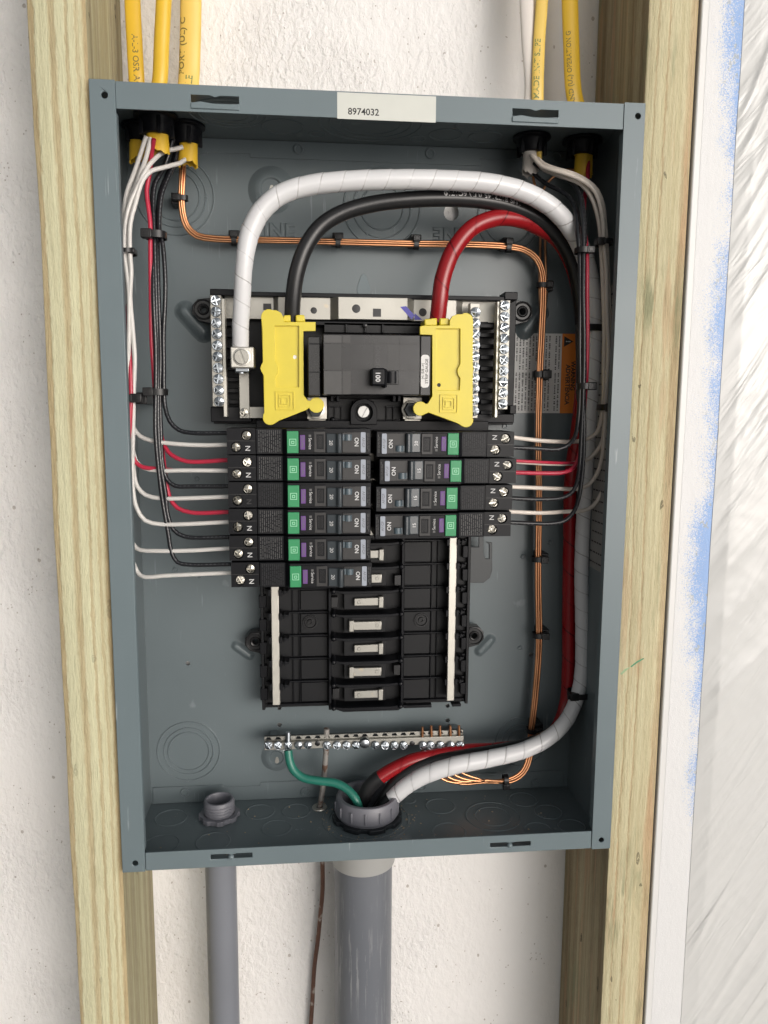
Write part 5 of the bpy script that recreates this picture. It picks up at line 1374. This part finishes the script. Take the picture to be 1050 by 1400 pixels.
W('branch_wire', 'lowest black wire, turning in to the bottom left breaker', [(x-1.5, y, Y+.003) for x, y, Y in b_in]+[(210, 400, .040), (212.5, 480, .039), (213, 535, .038), (213, 590, .036), (216, 640, .036), (221, 680, .036), (230, 729, .036), (235, 754, .036), (243, 768, .035), (259, 772, .034), (315, 771.5, Ye)], 'wire_black', GB)
# reds
W('branch_wire', 'red wire beside the black bundle, into the second left breaker top', [(210.5, 190, .038), (207, 215, .046), (203.6, 240, .048), (201, 261, .047), (203, 283, .046), (205, 304, .045), (205.5, 337, .044), (206, 400, .042), (207.5, 460, .042), (210, 510, .043), (213, 545, .046), (217, 580, .046), (222, 602, .044), (230, 617, .041), (240, 626, .038), (256, 630.5, .036), (313, 629, Ye)], 'wire_red', GRD)
W('branch_wire', 'lower red wire from behind the black bundle into the fourth left breaker', [(208, 300, .052), (210, 420, .050), (214, 545, .048), (221, 610, .045), (226, 650, .042), (232, 680, .040), (242, 694, .038), (262, 700, .036), (313, 700, Ye)], 'wire_red', GRD)
W('branch_wire', 'red wire twisted among the left white wires, ending in the second left white wire', [(173, 350, .053), (176.5, 470, .0395), (178, 510, .0365), (178.5, 545, .0355), (178, 580, .036), (179, 615, .039), (185, 632, .041), (196, 638.5, .040), (214, 641.5, .0395), (236, 643, .040)], 'wire_red', GRD, )

# right side wires
GR1, GR2, GR3 = 'white wires to the right breakers', 'black wires to the right breakers', 'red wires to the right breakers'
yr = .030
wr1 = [(727, 212, .048), (732, 219, .046), (741.4, 227, .042), (758.6, 233.5, .036), (779, 238.6, .032), (800, 249, .030), (813.4, 262.6, .029), (821.5, 283, .029), (824.6, 307, .030), (826, 335, .030), (828, 365, .031), (830, 420, .032), (831, 480, .034), (829, 540, .035)]
wr2 = [(729, 210, .052), (741, 230, .050), (765, 240, .044), (794.6, 252, .036), (806.6, 267, .034), (815, 287, .034), (819.4, 310.6, .034), (821.5, 341, .034), (824, 390, .035), (826, 440, .036), (826, 500, .038), (825, 545, .038)]
W('branch_wire', 'beige-white wire to the top right breaker, first to leave the right bundle', wr2+[(823, 565, .040), (820, 580, .042), (815, 592, .044), (804, 600, .046), (790, 604, .046), (765, 604, .042), (735, 601.5, .036), (697, 597.5, yr)], 'wire_beige', GR1)
W('branch_wire', 'beige-white wire to the third right breaker', wr1+[(827, 590, .040), (822, 630, .044), (816, 650, .046), (805, 663, .048), (790, 668, .047), (765, 669, .042), (735, 667.5, .036), (697, 665.5, yr)], 'wire_beige', GR1)
W('branch_wire', 'lowest beige-white wire, into the bottom right breaker', [(x+3, y-2, Y+.003) for x, y, Y in wr1[1:]]+[(832, 600, .040), (829, 645, .043), (822, 675, .046), (811, 691, .048), (797, 698, .048), (775, 700, .044), (740, 700.5, .037), (695, 699.5, yr)], 'wire_beige', GR1)
W('branch_wire', 'pinkish wire joining the second right breaker from the white bundle', [(x+1.5, y+2, Y+.005) for x, y, Y in wr2[1:]]+[(826, 580, .042), (823, 603, .045), (816, 617, .047), (805, 627, .048), (790, 633, .047), (765, 635, .042), (735, 633, .036), (700, 631, yr)], 'wire_beige', GR1)
br1 = [(722.6, 226.6, .060), (733, 240, .058), (746.6, 250.6, .054), (762, 259, .048), (777, 268, .042), (786.5, 286, .036), (790, 316, .030), (791.5, 341, .028), (793, 400, .026), (793, 470, .026), (792.5, 530, .026)]
br2 = [(729.4, 223, .056), (746.6, 233.4, .052), (767, 240, .046), (784, 250, .040), (792, 268, .034), (797, 300, .029), (797.5, 341, .026), (797.5, 400, .024), (798.5, 470, .024), (797, 530, .024)]
W('branch_wire', 'black wire to the top right breaker, turning off highest on the right', br1+[(790, 580, .027), (786, 598, .029), (777, 609, .031), (763, 613.8, .031), (735, 613.5, .031), (697, 611.5, yr)], 'wire_black', GR2)
W('branch_wire', 'black wire to the third right breaker', br2+[(795, 600, .026), (792, 640, .027), (788, 663, .029), (780, 675, .030), (765, 681, .031), (735, 682, .031), (695, 681, yr)], 'wire_black', GR2)
W('branch_wire', 'lowest black wire, turning into the bottom right breaker', [(x+2, y-3, Y+.003) for x, y, Y in br2[1:]]+[(799, 600, .026), (796, 645, .027), (791, 680, .028), (785, 699, .030), (774, 711, .031), (757, 715, .031), (730, 715, .031), (693, 714, yr)], 'wire_black', GR2)
W('branch_wire', 'red wire running down beside the right black bundle into the second right breaker', [(804, 218, .060), (803, 243, .054), (799, 275, .044), (798, 307, .036), (802, 345, .028), (802.5, 400, .026), (803.5, 468, .026), (802, 510, .028), (799, 550, .034), (795, 600, .036), (791, 625, .036), (784, 639, .035), (771, 645, .033), (740, 646, .031), (700, 646, yr)], 'wire_red', GR3)
W('branch_wire', 'short red wire laid over the pinkish wire at the second right breaker', [(785, 633, .044), (765, 632.8, .0400), (735, 631.2, .0335), (700, 629.8, .0275)], 'wire_red', GR3, .0012)

# ------------------------------------------------------------------ cable ties
def tie(x, y, Y, hw, vert, label, head, size=1.0, depth=.006, mount=None, tail_len=0):
    """strap round a bundle; vert=True when the bundle runs up and down. hw in pixels; head -1/+1 side or 0 front"""
    c = at(x, y, Y); a = px(hw, Y)+.0008; wd = .0019*size; th = .0007; n = 22
    t = thing('cable_tie', label, 'cable tie', c, 'black cable ties')
    m = MB(); vs = []; fs = []
    for i in range(n):
        an = 2*math.pi*i/n; ex = 2/2.6
        u = a*math.copysign(abs(math.cos(an))**ex, math.cos(an)); d = depth*math.copysign(abs(math.sin(an))**ex, math.sin(an))
        for (k, s) in ((1., -wd), (1., wd), (1+th/a, wd), (1+th/a, -wd)):
            kd = k if k == 1 else 1+th/depth
            if vert: vs.append((c.x+u*k, Y+d*kd, c.z+s))
            else: vs.append((c.x+s, Y+d*kd, c.z+u*k))
    for i in range(n):
        j = (i+1) % n
        for q0 in range(4):
            q1 = (q0+1) % 4; fs.append((i*4+q0, i*4+q1, j*4+q1, j*4+q0))
    m.add(vs, fs).build('strap', M['tie'], t)
    hx = head*(a*.75 if head else 0); hs = .0030*size
    if vert: X, Z = c.x+hx, c.z
    else: X, Z = c.x, c.z+hx
    yf = Y-depth*(.62 if head else 1)-.0032*size
    m = MB().box(X-hs, X+hs, yf, yf+.0045*size, Z-hs*.85, Z+hs*.85)
    h = m.build('head', M['tie'], t, bevel=.0006)
    m = MB().box(X-hs*.5, X+hs*.5, yf-.0002, yf+.001, Z-hs*.45, Z+hs*.45); m.build('head_pocket', M['case'], h, bevel=.0002)
    if mount:
        mx, mz = mount; X2, Z2 = c.x+px(mx, Y), c.z-px(mz, Y)
        m = MB().box(X2-.0042, X2+.0042, Y+.001, D-TH-.0001, Z2-.0042, Z2+.0042); m.build('adhesive_mount', M['tie'], t, bevel=.0006)
    if tail_len:
        if vert: m = MB().box(min(X, X+tail_len), max(X, X+tail_len), yf+.001, yf+.0018, Z-wd*.8, Z+wd*.8)
        else: m = MB().box(X-wd*.8, X+wd*.8, yf+.001, yf+.0018, min(Z, Z+tail_len), max(Z, Z+tail_len))
        m.build('tail', M['tie'], t, bevel=.0003)
tie(248, 271, .079, 6, True, 'black tie at the start of the copper bundle under the left yellow cables', -1, .95, .003, (-6, 0), 0)
tie(320, 327.5, .079, 6, False, 'black tie on the copper run left of the thick white cable', 1, .95, .003, (0, -5), .002)
tie(462, 330.5, .079, 6, False, 'black tie on the copper run right of the thick black cable', 1, .95, .003, (0, -5), .002)
tie(569, 333, .079, 6, False, 'black tie on the copper run midway between the black and red cables', 1, .95, .003, (0, -5), .002)
tie(695, 337, .079, 6, False, 'black tie on the copper run right of the thick red cable', 1, .95, .003, (0, -5), .002)
tie(743, 390, .079, 7.5, True, 'black tie where the copper bundle turns down beside the right mounting ear', 1, .95, .004, (7, 0), 0)
tie(738, 512, .078, 8, True, 'black tie on the copper bundle across the warning label', 1, 1.25, .0045, (7, 0), 0)
tie(736, 764, .078, 7.5, True, 'black tie on the copper bundle level with the grey hook bracket', 1, 1.1, .0045, (8, 0), 0)
tie(737, 868, .078, 7.5, True, 'black tie on the copper bundle level with the lower right ear', 1, 1.1, .0045, (8, 0), 0)
tie(729, 998, .077, 7.5, True, 'black tie on the copper bundle over the lower right knockout', 1, 1.0, .0045, (8, 0), 0)
tie(691, 1067, .071, 6.5, False, 'black tie on the copper loop under the white cable at the bottom', -1, 1.0, .004, None, .002)
tie(174.5, 345, .043, 8.5, True, 'black tie round the left white wires near the top', 1, .75, .009, None, 0)
tie(181, 544.5, .040, 9, True, 'black tie round the left white wires at mid height, head pointing right', 1, 1.25, .009, (10, 0), .004)
tie(213, 322, .045, 11, True, 'black tie round the left black and red bundle near the top', -1, 1.25, .007, None, 0)
tie(215, 536, .042, 11, True, 'black tie round the left black bundle at mid height', -1, 1.2, .007, None, 0)
tie(797, 343, .028, 8, True, 'black tie round the right black and red wires near the top', 1, 1.0, .006, None, 0)
tie(799, 528, .027, 8, True, 'black tie round the right black wires beside the warning label', 1, 1.1, .006, None, 0)
tie(825, 332, .032, 9, True, 'black tie round the right beige-white wires near the top', -1, 1.0, .007, None, 0)
tie(829, 557, .037, 9, True, 'black tie round the right beige-white wires at mid height', 0, 1.2, .008, None, 0)
tie(791, 948, .063, 13, True, 'wide black tie round the white service cable at the lower bend', -1, 1.2, .0085, None, -.006)
tie(805, 449, .062, 15, True, 'wide black tie round the service cables behind the right wires', -1, 1.3, .0095, None, -.006)

# ------------------------------------------------------------------ incoming cables and connectors
def nm(label, pts, wpx, m, name='sheathed_cable', flat=.45, grp='yellow sheathed cables above the panel', txt=()):
    P = P3(pts); o = tube(P, px(wpx, .05)/2, name, M[m], n=24, step=.004, flat=flat); tag(o, label, 'cable', grp)
    for s, size, u, ang, fl, mt in txt: wrap_text(s, size, P, px(wpx, .05)/2, u, M[mt], o, ang=ang, flat=flat, flip=fl, bold=.0)
    return o
def jacket(parent, cx, cy, cz_, wd, dp, h, m, sk=0, name='jacket_end', seed=0):
    """the stripped-back end of a sheath below the connector: open flattened sleeve with an uneven cut"""
    n = 26; r_ = random.Random(seed); vs = []; fs = []
    for lay in (0, 1):
        k = 1 if lay == 0 else .86
        for j in range(5):
            f = j/4
            for i in range(n):
                a = 2*math.pi*i/n; jag = (h*.10*math.sin(a*2+seed)+h*.05*math.sin(a*9+seed)) if j == 4 else 0
                fl_ = 1+.10*f
                vs.append((cx+sk*f+wd*k*fl_*math.cos(a), cy+dp*k*fl_*math.sin(a), cz_-h*f+jag))
    for lay in (0, 1):
        b = lay*5*n
        for j in range(4):
            for i in range(n): fs.append((b+j*n+i, b+j*n+(i+1) % n, b+(j+1)*n+(i+1) % n, b+(j+1)*n+i))
    for i in range(n): fs.append((4*n+i, 4*n+(i+1) % n, 9*n+(i+1) % n, 9*n+i))
    return MB().add(vs, fs).build(name, M[m], parent)
def connector(x, Y, label, jk, jw, jh, dz=.0, sc=1.0, sk=0, seed=0):
    px_ = atz(x, 170, zT).x if False else None
    zc_ = zT
    c = Vector((x, Y, zc_))
    t = thing('cable_connector', label, 'cable connector', c, 'black push-in cable connectors')
    r = .0118*sc
    MB().lathe([(r*.9, 0.), (r*1.18, -.0006), (r*1.20, -.0024), (r*.96, -.0034), (r*.92, -.0060), (r*.80, -.0080), (r*.78, -.0100-dz), (r*.60, -.0106-dz), (r*.60, -.004)], (c.x, c.y, zc_), 'z', 30, False).build('collar', M['black'], t, bevel=.0003)
    m = MB(); 
    for a in (0, 70, 140, 215, 290):
        ca, sa = math.cos(R(a)), math.sin(R(a)); m.box(c.x+r*.86*ca-.0014, c.x+r*.86*ca+.0014, c.y+r*.86*sa-.0014, c.y+r*.86*sa+.0014, zc_-.0115-dz, zc_-.004)
    m.build('grip_tooth', M['black'], t, bevel=.0004)
    for (dx, mm, wd, hh, ss) in jk: jacket(t, c.x+dx, c.y-.002, zc_-.0085-dz, wd, .0048, hh, mm, ss, seed=seed+int(abs(dx)*1e4))
    return t
def xz(x, y, Y): return at(x, y, Y)
def c_at(pxx, pyy):    # connector centre on the top panel from the pixel of its rim
    p = atz(pxx, pyy, zT); return p.x, p.y
def inc(label, x, y, dz, jk, sc=1., seed=0):
    X, Yc = c_at(x, y); return connector(X, Yc, label, jk, 0, 0, dz, sc, seed=seed), X, Yc
_, xA, yA = inc('black connector furthest left and set back, holding a yellow cable end', 191, 170, .002, [(-.001, 'sheath_yellow', .0062, .0155, .000)], .9, 1)
_, xB, yB = inc('largest black connector at the front left with a wide yellow cable end', 213, 156, .004, [(.001, 'sheath_yellow', .0074, .0135, .0)], 1.08, 2)
_, xC, yC = inc('third black connector from the left with a torn yellow cable end', 254, 170, .004, [(.002, 'sheath_yellow', .0064, .0160, -.001)], .98, 3)
_, xD, yD = inc('black connector at the right holding white and yellow cable ends', 727, 186, .002, [(-.001, 'sheath_white', .0056, .0165, 0.), (.0042, 'sheath_pale', .0030, .012, .0)], 1.0, 4)
_, xE, yE = inc('rightmost black connector in the dark corner with a yellow cable end', 796, 190, .002, [(.001, 'sheath_yellow', .0066, .0170, .0)], 1.05, 5)
def down(X, Y): return [(X, Y, zT+.004), (X, Y, zT-.012)]
def nmw(label, pts, base, wpx, m, txt=(), grp='yellow sheathed cables above the panel', flat=.45):
    P = [at(*p) for p in pts]+[Vector((base[0], base[1], H2+.008)), Vector((base[0], base[1], zT-.012))]
    r = px(wpx, .06)/2
    o = tube(P, r, 'sheathed_cable', M[m], n=24, step=.004, flat=flat); tag(o, label, 'cable', grp)
    for s, size, u, ang, fl, mt, sx_ in txt: wrap_text(s, size, P, r, u, M[mt], o, ang=ang, flat=flat, flip=fl, bold=.018, sx=sx_)
M['ink'] = mat('grey_ink_on_jacket', (.22, .17, .05), .5); M['ink2'] = mat('olive_ink_on_jacket', (.20, .24, .08), .5)
nmw('leftmost bright yellow sheathed cable, printed, beside the left stud', [(176, -140, .070), (179, -70, .068), (181, 0, .066), (184, 60, .064), (187, 112, .062)], (xA, yA), 19.5, 'sheath_yellow', [('A-L-3 OSR AOPLIZ V', .0058, .118, .1, False, 'ink', 1.0)])
nmw('plain glossy yellow sheathed cable, second from the left', [(232, -140, .050), (228, -70, .048), (224, 0, .046), (221, 60, .046), (218, 115, .046)], (xB, yB), 18.5, 'sheath_yellow', flat=.8)
nmw('broad paler yellow sheathed cable with DOODLE print, third from the left', [(263, -140, .074), (261, -70, .072), (261, 0, .072), (260, 60, .072), (258, 112, .072)], (xC, yC), 26.5, 'sheath_pale', [('DOODLE', .0070, .134, .12, True, 'ink2', 1.0), ('PORT (UL) C', .0072, .100, -.75, True, 'ink', .95)])
nmw('white sheathed cable behind the yellow one on the right', [(718, -140, .066), (719, -70, .066), (721, 0, .064), (724, 60, .062), (728, 125, .060)], (xD-.003, yD), 21, 'sheath_white', grp='sheathed cables above the right side')
nmw('pale yellow sheathed cable leaning against the white one', [(747, -140, .062), (744, -70, .061), (741, 0, .060), (737, 60, .058), (735, 130, .056)], (xD+.0040, yD-.002), 16, 'sheath_pale', [('MADE IN-T SLIPE', .0062, .118, -.3, True, 'ink2', .9)], 'sheathed cables above the right side')
nmw('rightmost golden yellow sheathed cable with dark print', [(776, -140, .068), (777, -70, .067), (779, 0, .065), (781, 60, .064), (785, 130, .062)], (xE, yE), 22, 'sheath_yellow', [('AND (UL) OPERATION G', .0055, .118, -.45, True, 'ink', .82)], 'sheathed cables above the right side')
